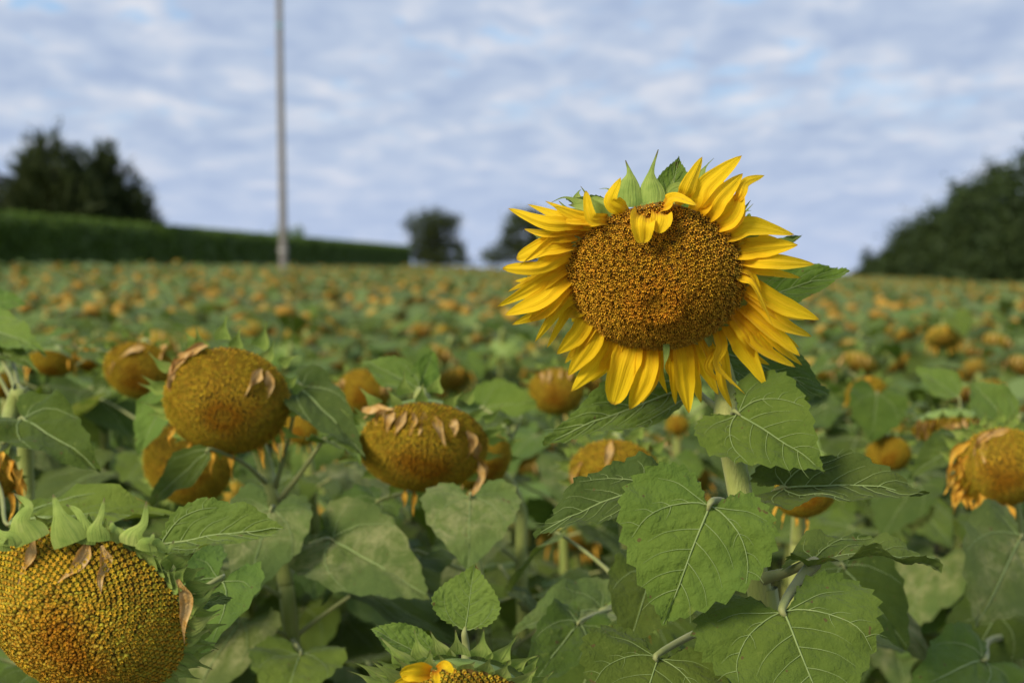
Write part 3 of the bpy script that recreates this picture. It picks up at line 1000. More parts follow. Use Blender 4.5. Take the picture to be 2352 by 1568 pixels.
def build_hedge():
    y0, y1 = 24.0, 134.0
    z_top = CAM_Z + 1.03; th = 1.3
    root = empty('clipped_hedge', (hx(60), 60, float(ground(hx(60), 60))))
    o = np.array(root.location)
    tag(root, 'long dark green clipped hedge running along the left edge of the field', 'hedge')
    ny = 220
    ys = np.linspace(y0, y1, ny)
    prof = [(0.0, -.6), (.03, .2), (.05, .55), (.03, .85), (-.04, .97), (-.25, 1.0), (-th + .25, 1.0), (-th + .04, .97), (-th, .6), (-th, -.6)]
    V = []
    for y in ys:
        zg = float(ground(hx(y), y))
        H = z_top - zg
        for k, (dx, f) in enumerate(prof):
            j = .05 * math.sin(y * 1.7 + k) + .04 * math.sin(y * 4.1 + k * 2.2)
            V.append((hx(y) + dx + j, y, zg + f * H + (.03 * math.sin(y * .9) + .02 * math.sin(y * 2.3) if f > .9 else 0)))
    V = np.array(V)
    link('hedge_body', make_mesh('hedge_body', V - o, grid_faces(len(prof), ny), M['hedge_core']), root)
    n = 42000
    f = rng.uniform(0, 1, n)
    y = y0 + (y1 - y0) * (f ** 1.7)
    x0 = hx(y)
    zg = ground(x0, y); H = z_top - zg
    top = rng.uniform(0, 1, n) < .33
    px = np.where(top, x0 - rng.uniform(0, th, n), x0 + .04)
    pz = np.where(top, zg + H * 1.0, zg + H * rng.uniform(.15, 1, n))
    P = np.stack([px, y, pz], 1)
    Nn = np.where(top[:, None], [0, 0, 1.0], [1.0, -.1, .15])
    D_ = Nn * .7 + rand_dirs(n) * .8 + [0, 0, .25]; D_ /= np.linalg.norm(D_, axis=1)[:, None]
    S_ = np.cross(D_, rand_dirs(n)); S_ /= np.linalg.norm(S_, axis=1)[:, None]
    V, F = quads(P, D_, S_, rng.uniform(.08, .20, n), rng.uniform(.05, .11, n))
    q = link('hedge_foliage', make_mesh('hedge_foliage', V - o, F, M['hedge'], smooth=False), root); q['kind'] = 'stuff'


def build_tree(name, label, cat, base, height, blobs, nleaf, mat, leaf=(.18, .32), trunk_r=.18, spiky=0.0, limbs=6, group=None):
    """blobs: (dx, dz_fraction, rx, rz) crown masses; leaves are clumped small faces through each mass"""
    base = np.asarray(base, float)
    root = empty(name, base)
    tag(root, label, cat, group)
    P = [(0, 0, -.2), (U(-.1, .1), U(-.1, .1), height * .3), (U(-.3, .3), U(-.2, .2), height * .62), (U(-.3, .3), U(-.2, .2), height * .9)]
    V, F = tube(P, [trunk_r * 1.25, trunk_r, trunk_r * .6, trunk_r * .15], 14, 8)
    tr = link('trunk', make_mesh('trunk', V, F, M['bark']), root)
    J = Join()
    cents = []
    for (dx, dy, fz, rx, rz) in blobs:
        c = np.array([dx, dy, fz * height])
        cents.append(c)
        s = np.array([0, 0, max(.25 * height, (fz - .3) * height)])
        V, F = tube([s, (s + c) / 2 + [0, 0, .1], c], [trunk_r * .5, trunk_r * .3, trunk_r * .1], 8, 5)
        J.add(V, F)
    link('limbs', J.mesh('limbs', M['bark']), tr)
    vol = np.array([b[3] ** 2 * b[4] for b in blobs]); cnt = (nleaf * vol / vol.sum()).astype(int)
    Ps, Ds = [], []
    for (b, c, n) in zip(blobs, cents, cnt):
        nc = max(12, n // 26)
        d = rand_dirs(nc); rad = rng.uniform(.25, 1.0, nc) ** .45
        tw = c + d * rad[:, None] * np.array([b[3], b[3], b[4]]) * (1 + .12 * rng.normal(0, 1, nc)[:, None])
        k = rng.integers(0, nc, n)
        cs = .17 * b[3] + .12
        off = rng.normal(0, 1, (n, 3)) * cs * [1, 1, .7]
        if spiky:
            ax = nrm(np.array([0, 0, 1.0])) * .8 + d[k] * .8
            ax /= np.linalg.norm(ax, axis=1)[:, None]
            off = off * .28 + ax * rng.uniform(0, spiky, n)[:, None]
            Ds.append(ax * .9 + rand_dirs(n) * .5)
        else:
            Ds.append(rand_dirs(n) + [0, 0, -.1])
        Ps.append(tw[k] + off)
    P = np.concatenate(Ps); D_ = np.concatenate(Ds); n = len(P)
    D_ /= np.linalg.norm(D_, axis=1)[:, None]
    S_ = np.cross(D_, rand_dirs(n)); S_ /= np.linalg.norm(S_, axis=1)[:, None]
    V, F = quads(P, D_, S_, rng.uniform(*leaf, n), rng.uniform(leaf[0] * .5, leaf[1] * .6, n) * (.4 if spiky else 1))
    q = link('crown', make_mesh('crown', V, F, M[mat], smooth=False), root); q['kind'] = 'stuff'
    return root


def tree_at(px, D):
    p = at(px, 600, D)
    return np.array([p[0], p[1], float(ground(np.clip(p[0], -16, 60), min(p[1], 140)))])


def above_eye(py, D):
    return (592 - py) * KPX * D


def build_background():
    build_hedge()
    # conifers behind the hedge
    for (px, D, top, w, lab) in ((82, 48, 345, 74, 'dark conifer at the far left edge behind the clipped hedge'),
                                 (125, 47, 298, 110, 'tallest dark conifer of the clump behind the clipped hedge'),
                                 (240, 49, 325, 112, 'right-hand dark conifer of the clump with spiky side sprays behind the hedge')):
        b = tree_at(px, D); H = above_eye(top, D) + CAM_Z - b[2] - .75
        w = w * KPX * D
        blobs = [(0, 0, .30, w * .80, H * .28), (U(-.2, .2), 0, .55, w * .72, H * .26), (U(-.2, .2), 0, .76, w * .50, H * .2), (0, 0, .90, w * .24, H * .10), (w * .5, 0, .45, w * .45, H * .22), (-w * .5, 0, .45, w * .45, H * .22)]
        blobs += [(U(-.9, .9) * w * (1.08 - f), U(-.3, .3), f - .04, w * .13, H * .12) for f in (.62, .7, .78, .86, .93, .97)]
        build_tree('conifer_tree', lab, 'tree', b, H, blobs, 19000, 'conifer', (.20, .44), .16, spiky=.75, group='conifers behind the hedge')
    # small round bush rising behind the hedge
    b = tree_at(592, 90); b[0] = hx(90) - 3.4; b[1] = 90 * 1.0
    px_, _, dd = proj((b[0], b[1], CAM_Z))
    H = above_eye(521, dd) + CAM_Z - b[2]
    build_tree('garden_tree', 'low rounded tree top just showing over the hedge left of the pole', 'tree', b, H, [(0, 0, .6, 1.3, H * .3), (.5, 0, .78, .9, H * .2), (-.6, 0, .72, .9, H * .2)], 2500, 'hedge', (.1, .22), .1)
    # far field trees
    for (px, D, specs, lab) in (
        (1000, 150, [(-48, 515, 24, 20), (0, 512, 42, 26), (38, 515, 22, 20), (-20, 550, 36, 28), (25, 555, 34, 26), (-42, 575, 26, 24), (5, 590, 44, 20), (52, 590, 24, 18)], 'blurred broadleaf tree at the right end of the hedge'),
        (1215, 145, [(0, 508, 44, 26), (-35, 535, 26, 22), (30, 530, 30, 26), (-20, 570, 40, 24), (-75, 588, 34, 18), (40, 575, 40, 28), (-55, 560, 20, 14)], 'blurred dark tree partly hidden behind the yellow sunflower petals')):
        b = tree_at(px, D); H = above_eye(490, D) + CAM_Z - b[2]
        blobs = [(dx * KPX * D, U(-.6, .6), (above_eye(py, D) + CAM_Z - b[2]) / H, rx * KPX * D, rz * KPX * D) for dx, py, rx, rz in specs]
        build_tree('broadleaf_tree', lab, 'tree', b, H, blobs, 8000, 'broad', (.22, .42), .28)
    # dark trees rising to the right
    labs = ['lowest dark tree at the left end of the right-hand wood', 'second dark tree of the wood rising to the right', 'middle dark tree of the wood at the right', 'tall dark tree of the wood near the right edge', 'tallest dark tree of the wood at the right edge']
    for k, (px, D, top, w) in enumerate(((2035, 125, 582, 62), (2110, 108, 508, 80), (2190, 92, 440, 92), (2275, 80, 392, 100), (2375, 70, 348, 120))):
        b = tree_at(px, D); H = (above_eye(top, D) + CAM_Z - b[2]) * 1.09
        wm = w * KPX * D
        blobs = [(0, 0, .25, wm, H * .28), (-wm * .5, 0, .35, wm * .6, H * .25), (wm * .5, 0, .42, wm * .7, H * .3), (U(-.3, .3), 0, .6, wm * .8, H * .25), (wm * .2, 0, .82, wm * .42, H * .14), (-wm * .35, 0, .66, wm * .4, H * .15)]
        blobs += [(U(-.8, .6) * wm, U(-.5, .5), f, wm * .2, H * .09) for f in (.55, .66, .74, .84, .93)]
        build_tree('woodland_tree', labs[k], 'tree', b, H, blobs, 13000, 'wood_right', (.2, .42), .25, group='dark wood at the right')
    # pole
    D = 40.0
    p = at(650, 600, D); x, y = p[0], p[1]; z0 = float(ground(x, y))
    root = empty('utility_pole', (x, y, z0))
    tag(root, 'tall weathered grey utility pole rising in front of the hedge', 'pole')
    Hh = 10.5
    V, F = tube([(0.02, 0, -.3), (0.01, 0, 3), (-.02, 0, 6.5), (-.04, 0, Hh)], [.135, .110, .092, .08], 24, 14)
    link('shaft', make_mesh('shaft', V, F, M['pole']), root)
    V, F = tube([(-.04, 0, Hh), (-.04, 0, Hh + .05), (-.04, 0, Hh + .09)], [.095, .09, .01], 4, 14)
    link('cap', make_mesh('cap', V, F, M['plate']), root)
    zb = CAM_Z + above_eye(66, D) - z0
    V, F = tube([(-.03, 0, zb - .05), (-.03, 0, zb), (-.03, 0, zb + .05)], [.092, .092, .092], 4, 14)
    link('band', make_mesh('band', V, F, M['band']), root)
    for zz in (1.4, 2.1):
        V, F = tube([(0, 0, zz - .03), (0, 0, zz), (0, 0, zz + .03)], [.136, .136, .134], 4, 14)
        link('collar', make_mesh('collar', V, F, M['plate']), root)
    # house corner behind the conifers
    D = 51.0
    c = at(8, 600, D)
    zg = float(ground(-16, c[1]))
    root = empty('house', (c[0] - 4.2, c[1] - 3, zg))
    tag(root, 'cream rendered house with dark slate roof at the far left edge', 'house')
    def box(x0, x1, y0, y1, z0, z1):
        V = np.array([(x, y, z) for z in (z0, z1) for y in (y0, y1) for x in (x0, x1)])
        return V, [(0, 2, 3, 1), (4, 5, 7, 6), (0, 1, 5, 4), (1, 3, 7, 5), (3, 2, 6, 7), (2, 0, 4, 6)]
    ev = CAM_Z + above_eye(425, D) - zg
    rd = CAM_Z + above_eye(372, D) - zg + 1.6
    w = link('wall', make_mesh('wall', *box(-4.2, 4.2, -3, 3, -.3, ev), M['render'], smooth=False), root)
    rd = ev + 2.6
    V = np.array([(-4.6, -3.4, ev - .1), (-4.6, 3.4, ev - .1), (0, 3.4, rd), (0, -3.4, rd), (4.6, -3.4, ev - .1), (4.6, 3.4, ev - .1), (-4.6, -3.4, ev + .08), (-4.6, 3.4, ev + .08), (0, 3.4, rd + .2), (0, -3.4, rd + .2), (4.6, -3.4, ev + .08), (4.6, 3.4, ev + .08)])
    rf = link('roof', make_mesh('roof', V, [(6, 7, 8, 9), (9, 8, 11, 10), (0, 3, 2, 1), (3, 4, 5, 2), (0, 1, 7, 6), (4, 10, 11, 5), (1, 2, 8, 7), (2, 5, 11, 8), (0, 6, 9, 3), (3, 9, 10, 4)], M['slate'], smooth=False), root)
    link('chimney', make_mesh('chimney', *box(-3.2, -2.5, -.3, .3, rd - .4, rd + .8), M['render'], smooth=False), rf)
    for wx in (-2.4, 1.2):
        fr = link('window', make_mesh('window', *box(wx, wx + 1.2, -3.04, -2.98, 1.6, 2.9), M['frame'], smooth=False), root)
        for q in (0, 1):
            link('pane', make_mesh('pane', *box(wx + .08 + q * .55, wx + .56 + q * .55, -3.05, -3.03, 1.68, 2.82), M['glass'], smooth=False), fr)


build_background()

# ------------------------------------------------------------------ hero sunflower
def Zp(zx, zy):
    """pixel of the enlarged head view -> pixel of the full view"""
    return (1200 + zx / 2.24) * .9408, (340 + zy / 2.24) * .9408


HD = 1.45
hero = sunflower('large bright yellow sunflower in full bloom towering in the foreground', 1507, 642, HD, 204, 37, -3, -2, h=.44, style='open', nflor=2700,
                 stem_px=[(1655, 850, 1.56), (1668, 960, 1.545), (1692, 1090, 1.53), (1728, 1280, 1.52), (1762, 1440, 1.52), (1790, 1600, 1.52)], stem_r=.0135, dent=.10, neck=.9)
PROTECT.append((1520, 640, 370, 310, 1.6))
PETALS = [  # base, mid, tip (enlarged view), width, tip depth in head radii (- = towards the camera), profile, twist
    ((520, 468), (285, 452), (92, 378), 78, .10, 'petal', .1), ((600, 452), (390, 432), (198, 356), 66, .12, 'petal', -.3), ((690, 438), (490, 432), (338, 366), 70, -.05, 'petal', .5),
    ((640, 448), (545, 425), (515, 282), 62, -.15, 'blunt', .2), ((752, 415), (648, 330), (706, 210), 96, -.12, 'petal', .5),
    ((830, 396), (822, 470), (826, 570), 128, -.30, 'blunt', .1), ((928, 394), (928, 445), (905, 512), 112, -.26, 'blunt', -.1),
    ((925, 372), (1010, 325), (1122, 362), 84, -.30, 'petal', .7), ((1040, 345), (1088, 235), (1152, 97), 92, .15, 'petal', -.3),
    ((1115, 425), (1180, 255), (1368, 90), 128, .10, 'petal', .2), ((1150, 455), (1255, 310), (1374, 188), 105, .02, 'petal', -.2), ((1205, 492), (1330, 395), (1368, 270), 120, -.08, 'petal', .25),
    ((1330, 360), (1390, 235), (1492, 198), 58, .30, 'petal', .1),
    ((1252, 540), (1420, 478), (1655, 522), 104, .05, 'petal', .15), ((1290, 610), (1475, 590), (1675, 578), 122, -.05, 'petal', -.1), ((1345, 655), (1560, 672), (1766, 683), 92, .08, 'petal', .2),
    ((1335, 708), (1445, 800), (1538, 1016), 76, -.22, 'lance', .7), ((1372, 770), (1590, 905), (1792, 986), 108, .05, 'petal', -.15), ((1395, 850), (1590, 1010), (1750, 1078), 80, .22, 'petal', .1),
    ((1372, 915), (1530, 1045), (1686, 1184), 100, -.05, 'petal', .2), ((1400, 960), (1580, 1130), (1700, 1236), 62, .25, 'petal', 0), ((1345, 985), (1470, 1140), (1662, 1245), 92, .10, 'petal', .3),
    ((1300, 1012), (1392, 1160), (1500, 1346), 118, -.05, 'petal', -.2), ((1262, 1050), (1228, 1240), (1386, 1393), 84, -.15, 'lance', .7), ((1235, 1080), (1262, 1330), (1316, 1470), 66, .10, 'petal', .3),
    ((1180, 1098), (1205, 1150), (1225, 1205), 46, .1, 'petal', 0), ((1118, 1108), (1165, 1240), (1240, 1397), 86, .10, 'petal', -.3), ((1040, 1112), (1050, 1310), (1080, 1496), 128, -.05, 'petal', .12),
    ((972, 1112), (958, 1230), (1012, 1356), 52, .12, 'lance', .6), ((925, 1115), (915, 1260), (962, 1392), 84, .22, 'lance', -.4), ((862, 1112), (835, 1310), (755, 1476), 138, .06, 'petal', -.15),
    ((768, 1085), (715, 1260), (665, 1448), 164, -.06, 'blunt', .1), ((690, 1040), (590, 1205), (436, 1378), 142, .05, 'petal', .12), ((605, 982), (525, 1140), (418, 1292), 128, .15, 'petal', -.12),
    ((545, 930), (465, 1070), (358, 1174), 112, .05, 'petal', .2), ((505, 880), (455, 935), (400, 962), 100, .25, 'petal', .3), ((482, 830), (385, 905), (238, 1107), 92, -.05, 'petal', .5),
    ((455, 775), (300, 930), (112, 1014), 84, .15, 'petal', .3), ((442, 725), (270, 880), (72, 962), 112, .02, 'petal', -.2), ((432, 680), (230, 805), (32, 914), 90, .12, 'petal', .35),
    ((432, 622), (255, 705), (62, 706), 82, .0, 'blunt', .4), ((445, 565), (290, 590), (138, 655), 112, -.06, 'blunt', -.25), ((462, 515), (330, 540), (150, 695), 70, -.16, 'lance', .6),
    ((1090, 1112), (1110, 1300), (1146, 1440), 70, .3, 'petal', 0), ((560, 985), (470, 960), (440, 1000), 70, .35, 'petal', 0),
]


def plane_depth(px, py, p):
    """depth at which a pixel's sight line meets the rim plane of a head"""
    ray = FWD + RGT * ((px - 1176) * KPX) + UPV * ((784 - py) * KPX)
    n = p.B[:, 2]
    return float(((p.C - CAMP) @ n) / (ray @ n))


def build_hero():
    p = hero
    more = []
    for k, (b, m, t, w, dz, pr, tw) in enumerate(PETALS):      # thinner second-row petals between the listed ones
        if k in (3, 4, 5, 6, 7, 8, 12, 25) or k > 42: continue
        c, s_ = math.cos(.085 * (1 if k % 2 else -1)), math.sin(.085 * (1 if k % 2 else -1))
        f = U(.86, .97)
        rot = lambda q, g=1.0: (900 + ((q[0] - 900) * c - (q[1] - 760) * s_) * g, 760 + ((q[0] - 900) * s_ + (q[1] - 760) * c) * g)
        more.append((rot(b, .98), rot(m, .97), rot(t, f), w * U(.45, .7), dz + U(.12, .3), 'petal', U(-.6, .6)))
    for k, (b, m, t, w, dz, pr, tw) in enumerate(PETALS + more):
        bx, by = Zp(*b); mx, my = Zp(*m); tx, ty = Zp(*t)
        d0 = min(max(plane_depth(bx, by, p), HD - .8 * p.R), HD + .75 * p.R) + .02 * p.R * (k % 3)
        dt = min(max(plane_depth(tx, ty, p), HD - 1.1 * p.R), HD + 1.1 * p.R)
        d2 = d0 * .62 + dt * .38 + dz * p.R
        d1 = (d0 + d2) / 2 - .10 * p.R + .035 * p.R * ((k * 7) % 5 - 2)
        # start a little inside the rim so that no gap shows
        B0 = at(bx, by, d0); M0 = at(mx, my, d1); T0 = at(tx, ty, d2)
        root_pt = B0 + (p.C - B0) * .15 - p.B[:, 2] * .016
        q = at(*Zp(b[0] * .62 + m[0] * .38, b[1] * .62 + m[1] * .38), d0 * .62 + d1 * .38 - .03 * p.R)
        width = w * .9408 / 2.24 * KPX * HD
        o = strip_part(p, 'petal', [root_pt, q, M0, T0], width * 1.02, np.array([.05 * math.sin(k), -1, .12]), 'petal', prof=pr, nu=17, nv=28,
                       cup=U(.12, .38) * (-1 if k % 4 == 0 else 1), ridge=U(.07, .15), twist=(tw * .2, tw, tw * U(.6, 1.6)), wav=U(.03, .09), seed=k * 13 + 1)
    # green flask-shaped bracts at the top and the long-tailed ones round the rim
    BR = [((752, 372), (748, 290), (757, 195), (733, 115), 158, -.42), ((880, 385), (880, 300), (873, 190), (912, 56), 148, -.40), ((838, 400), (838, 382), (825, 366), (815, 350), 110, -.50),
          ((700, 395), (650, 385), (560, 345), (520, 345), 90, -.35), ((560, 400), (480, 350), (400, 318), (314, 352), 62, -.1), ((640, 390), (560, 372), (500, 365), (420, 360), 80, -.2),
          ((960, 360), (1000, 300), (1060, 262), (1090, 240), 100, -.25), ((965, 320), (985, 260), (992, 225), (998, 208), 46, -.1), ((1130, 280), (1150, 190), (1180, 140), (1217, 103), 48, .2),
          ((1170, 300), (1185, 240), (1190, 205), (1208, 200), 40, .3), ((1280, 490), (1340, 450), (1385, 400), (1432, 352), 70, .2), ((1300, 480), (1350, 440), (1390, 395), (1420, 390), 50, .25),
          ((1560, 560), (1620, 555), (1660, 545), (1700, 522), 40, .3), ((420, 560), (320, 560), (260, 540), (212, 502), 40, .2), ((450, 530), (350, 525), (290, 528), (240, 540), 44, .15),
          ((700, 330), (660, 290), (630, 270), (588, 272), 40, .0), ((480, 360), (470, 320), (475, 290), (490, 275), 70, .1),
          ((1350, 740), (1440, 765), (1530, 770), (1630, 770), 40, .3), ((1380, 800), (1470, 830), (1520, 800), (1560, 770), 46, .35), ((955, 1118), (955, 1180), (945, 1240), (952, 1290), 40, .25),
          ((1180, 1060), (1210, 1130), (1230, 1190), (1260, 1240), 60, .45), ((440, 700), (400, 715), (370, 722), (330, 735), 50, .3)]
    for k, (b, m1, m2, t, w, dz) in enumerate(BR):
        pts = []
        for j, q in enumerate((b, m1, m2, t)):
            x, y = Zp(*q)
            pts.append(at(x, y, HD + (dz + (.02 * j if k > 2 else .05 * j)) * p.R))
        strip_part(p, 'bract', pts, w * .42 * KPX * HD, np.array([0, -1, .2]), 'bract', prof='flask' if k < 2 else 'bract' if k not in (2, 3, 5, 6) else 'lance', nu=7, nv=20, cup=-.35 if k < 2 else .2, seed=k)
    add_bracts(p, 24, 130, 410, length=(.3, .45), splay=-.5)
    # leaves
    R3 = dict(res=3)
    leaf_px(p, (1690, 705, 1.60), (1952, 622, 1.58), 118, (-.1, -.85, .5), .12, 'leaf', 3, shape='narrow', pet=(1640, 760, 1.56), fold=.12)
    leaf_px(p, (1655, 805, 1.60), (1906, 909, 1.57), 168, (.2, -.8, .55), .12, 'leaf_dark', 3, shape='narrow', fold=.08, pet=(1655, 860, 1.555))
    leaf_px(p, (1585, 890, 1.60), (1245, 1018, 1.54), 160, (-.05, -.72, .68), .10, 'leaf', 3, shape='narrow', fold=.10, wave=.02)
    leaf_px(p, (1692, 948, 1.49), (1895, 1083, 1.42), 262, (-.10, -.85, .50), .18, 'leaf', 3, fold=.10, wave=.025, pet=(1664, 985, 1.54))
    leaf_px(p, (1800, 1120, 1.50), (2136, 1136, 1.46), 185, (.12, -.62, .78), .25, 'leaf_dark', 3, fold=.16, wave=.035, pet=(1700, 1190, 1.525))
    leaf_px(p, (1631, 1160, 1.36), (1521, 1437, 1.33), 375, (.0, -.88, .46), .22, 'leaf', 3, fold=.05, wave=.025, curl=.15, pet=(1695, 1190, 1.51), pr=.004)
    leaf_px(p, (1480, 1120, 1.46), (1225, 1232, 1.45), 170, (-.1, -.55, .82), .2, 'leaf_dark', 3, fold=.14, wave=.04, pet=(1690, 1190, 1.515))
    leaf_px(p, (1800, 1402, 1.36), (1905, 1690, 1.30), 440, (.0, -.86, .5), .30, 'leaf', 3, fold=.04, wave=.03, curl=.2, pet=(1872, 1292, 1.45), pr=.005)
    leaf_px(p, (1512, 1508, 1.37), (1450, 1720, 1.33), 330, (-.05, -.85, .5), .25, 'leaf', 3, fold=.05, wave=.03, pet=(1735, 1420, 1.505), pr=.004)
    leaf_px(p, (1870, 1290, 1.45), (2166, 1300, 1.44), 165, (.05, -.12, 1.0), .28, 'leaf_dark', 3, fold=.20, wave=.05, pet=(1745, 1330, 1.515), pr=.005)
    # small leaves behind the head
    leaf_px(p, (1530, 505, 1.48), (1560, 358, 1.49), 88, (.1, -.95, .1), .1, 'leaf', 3, shape='narrow', pet='none', fold=.1)
    leaf_px(p, (1420, 500, 1.45), (1300, 455, 1.45), 62, (0, -.7, .7), .1, 'leaf', 3, shape='narrow', pet='none')
    leaf_px(p, (1600, 470, 1.47), (1640, 430, 1.48), 40, (0, -.9, .3), .1, 'leaf', 2, shape='narrow', pet='none')
    leaf_px(p, (1700, 560, 1.5), (1722, 490, 1.5), 40, (0, -.9, .3), .1, 'leaf', 2, shape='narrow', pet='none')
    leaf_px(p, (1770, 570, 1.52), (1842, 541, 1.53), 24, (0, -.9, .3), .1, 'leaf_dark', 2, shape='narrow', pet='none')


build_hero()

# ------------------------------------------------------------------ other near sunflowers, one by one
def build_near():
    # B: in focus, bottom left
    p = sunflower('large ripening seed head close up in the bottom left corner with upright spiky bracts', 192, 1408, 1.30, 243, 40, -10, 3, h=.54, style='seed', nflor=1750,
                  stem_px=[(250, 1480, 1.50), (250, 1800, 1.5)], stem_r=.014)
    BB = [((205, 1240), (50, 1195), (65, 1160), (32, 1133), 120), ((300, 1245), (140, 1195), (130, 1165), (122, 1135), 120), ((175, 1245), (190, 1205), (178, 1175), (152, 1158), 90), ((245, 1240), (222, 1210), (232, 1180), (240, 1142), 80),
          ((290, 1250), (310, 1225), (330, 1200), (336, 1150), 110), ((260, 1240), (265, 1222), (258, 1210), (254, 1195), 90), ((370, 1290), (395, 1280), (420, 1290), (446, 1268), 70), ((400, 1320), (425, 1325), (445, 1330), (470, 1322), 60),
          ((415, 1360), (450, 1350), (470, 1355), (500, 1345), 50), ((425, 1400), (455, 1385), (475, 1370), (495, 1345), 60), ((430, 1430), (450, 1425), (470, 1440), (485, 1455), 45), ((432, 1460), (455, 1468), (475, 1475), (497, 1476), 40),
          ((60, 1250), (20, 1235), (0, 1225), (-25, 1200), 100), ((20, 1262), (5, 1245), (20, 1225), (28, 1205), 50), ((350, 1268), (362, 1252), (385, 1262), (400, 1240), 80), ((330, 1262), (335, 1245), (348, 1235), (352, 1222), 70)]
    for k, (b, m1, m2, t, w) in enumerate(BB):
        x0 = m1[0] + (m1[0] - m2[0]) * .3
        D0 = (1.226 if m1[0] < 340 else 1.235 if m1[0] < 380 else 1.286 if m1[1] < 1400 else 1.30) + .006 * (k % 3)
        pts = [at(m1[0] * .85 + b[0] * .15 if m1[0] < 340 else b[0], min(b[1], m1[1] + 50) + 4, D0), at(*m1, D0 - .004), at(*m2, D0 - .002), at(*t, D0 + .004)]
        strip_part(p, 'bract', pts, w * KPX * 1.3 * .66, np.array([0, -1, .25]), 'bract', prof='spike', nu=7, nv=18, cup=-.25, seed=k)
    add_bracts(p, 22, -70, 30, length=(.2, .34), width=(.2, .3), splay=-.2)
    add_bracts(p, 14, 15, 110, length=(.14, .24), width=(.3, .4), splay=.35, rows=1)
    dried_px(p, [([(78, 1236), (72, 1275), (55, 1305), (40, 1342)], 24), ([(205, 1240), (190, 1275), (165, 1310), (132, 1338)], 34), ([(234, 1252), (243, 1290), (228, 1325), (232, 1364)], 30),
                 ([(408, 1330), (428, 1375), (422, 1430), (424, 1478)], 32)], lift=.06)
    leaf_px(p, (372, 1250, 1.31), (656, 1215, 1.28), 150, (.05, -.72, .72), .16, 'leaf_light', 3, shape='narrow', fold=.22, wave=.03, pet=(330, 1300, 1.36))
    leaf_px(p, (425, 1395, 1.36), (535, 1372, 1.38), 60, (0, -.5, .85), .1, 'leaf_dark', 3, shape='narrow', pet='none')
    leaf_px(p, (505, 1330, 1.62), (330, 1590, 1.55), 210, (-.1, -.85, .4), .2, 'leaf_light', 2, pet=(260, 1500, 1.5))
    auto_leaves(p, 6, .3, 1.0)

    # A: second row, left
    p = sunflower('round drooping seed head left of centre with two dried petals at its upper right', 522, 921, 2.08, 143, 33, 6, -6, h=.46, nflor=2000,
                  stem_px=[(606, 1060, 2.22), (622, 1140, 2.20), (655, 1330, 2.20), (678, 1530, 2.2)], stem_r=.0125)
    PROTECT.extend([(618, 1110, 34, 60, 2.19), (640, 1230, 30, 90, 2.19), (668, 1420, 36, 130, 2.19)])
    add_bracts(p, 26, length=(.26, .5), splay=.1)
    dried_px(p, [([(600, 847), (580, 875), (556, 922)], 26), ([(614, 852), (618, 885), (609, 932)], 24), ([(470, 796), (430, 812), (398, 838)], 20), ([(440, 806), (405, 830), (384, 862)], 24), ([(425, 815), (395, 850), (382, 890)], 20), ([(480, 793), (450, 795), (425, 806)], 18), ([(405, 850), (388, 875), (392, 905)], 16)])
    add_dried(p, [215, 232, 262, 275, 300, 318, 330], 'wilted', (.22, .42), out=.04)
    leaf_px(p, (690, 890, 2.12), (840, 1052, 2.02), 130, (.2, -.8, .5), .2, 'leaf_dark', 2, pet=(632, 1120, 2.2))
    leaf_px(p, (400, 890, 2.2), (314, 1042, 2.15), 110, (-.3, -.8, .4), .1, 'leaf_light', 2, shape='narrow', pet='none')
    leaf_px(p, (480, 1035, 2.06), (342, 1160, 2.05), 100, (-.3, -.75, .5), .1, 'leaf', 2, shape='narrow', pet=(612, 1110, 2.2))
    leaf_px(p, (622, 1170, 2.02), (560, 1385, 1.95), 210, (0, -.95, .25), .2, 'leaf_mottled', 2, fold=.03, pet=(632, 1180, 2.18))
    leaf_px(p, (690, 1500, 2.0), (650, 1640, 1.9), 220, (0, -.85, .5), .25, 'leaf', 2)
    leaf_px(p, (745, 1012, 2.1), (830, 1060, 2.0), 80, (.2, -.3, .9), .2, 'leaf', 2, pet=(640, 1150, 2.2), pr=.0035)
    auto_leaves(p, 9, .25, 1.0)

    # C: centre
    p = sunflower('drooping seed head at centre with a row of dried petals over its top', 972, 1026, 2.08, 147, 48, 3, -13, h=.44, nflor=2001,
                  stem_px=[(1060, 1180, 2.25), (1090, 1300, 2.25), (1110, 1450, 2.25), (1118, 1600, 2.25)], stem_r=.012)
    add_bracts(p, 28, length=(.28, .46), splay=.0)
    dried_px(p, [([(905, 946), (893, 968), (888, 995)], 22), ([(932, 944), (918, 975), (903, 1008)], 20), ([(948, 946), (950, 972), (941, 1002)], 18), ([(974, 946), (970, 972), (961, 1000)], 20), ([(1000, 954), (1008, 985), (1023, 1024)], 24), ([(1034, 962), (1046, 980), (1044, 1004)], 22), ([(850, 934), (838, 950), (845, 975)], 24), ([(872, 936), (850, 945), (836, 962)], 22), ([(885, 940), (868, 955), (862, 980)], 20), ([(860, 932), (880, 938), (905, 940)], 20)])
    dried_px(p, [([(1072, 990), (1088, 1015), (1068, 1060)], 24), ([(1084, 1005), (1098, 1035), (1100, 1075)], 22), ([(1088, 1040), (1112, 1080), (1090, 1130), (1082, 1150)], 22), ([(1100, 1060), (1108, 1095), (1098, 1128)], 18)])
    add_dried(p, [282, 290, 262, 270, 300, 312], 'wilted', (.2, .36), out=.03)
    leaf_px(p, (1080, 1140, 1.98), (1076, 1307, 1.92), 226, (0, -.95, .25), .2, 'leaf_mottled', 2, fold=.02, pet=(1082, 1240, 2.24))
    leaf_px(p, (760, 1238, 2.05), (985, 1372, 1.95), 250, (.1, -.85, .5), .22, 'leaf_mottled', 2, pet=(690, 1260, 2.2))
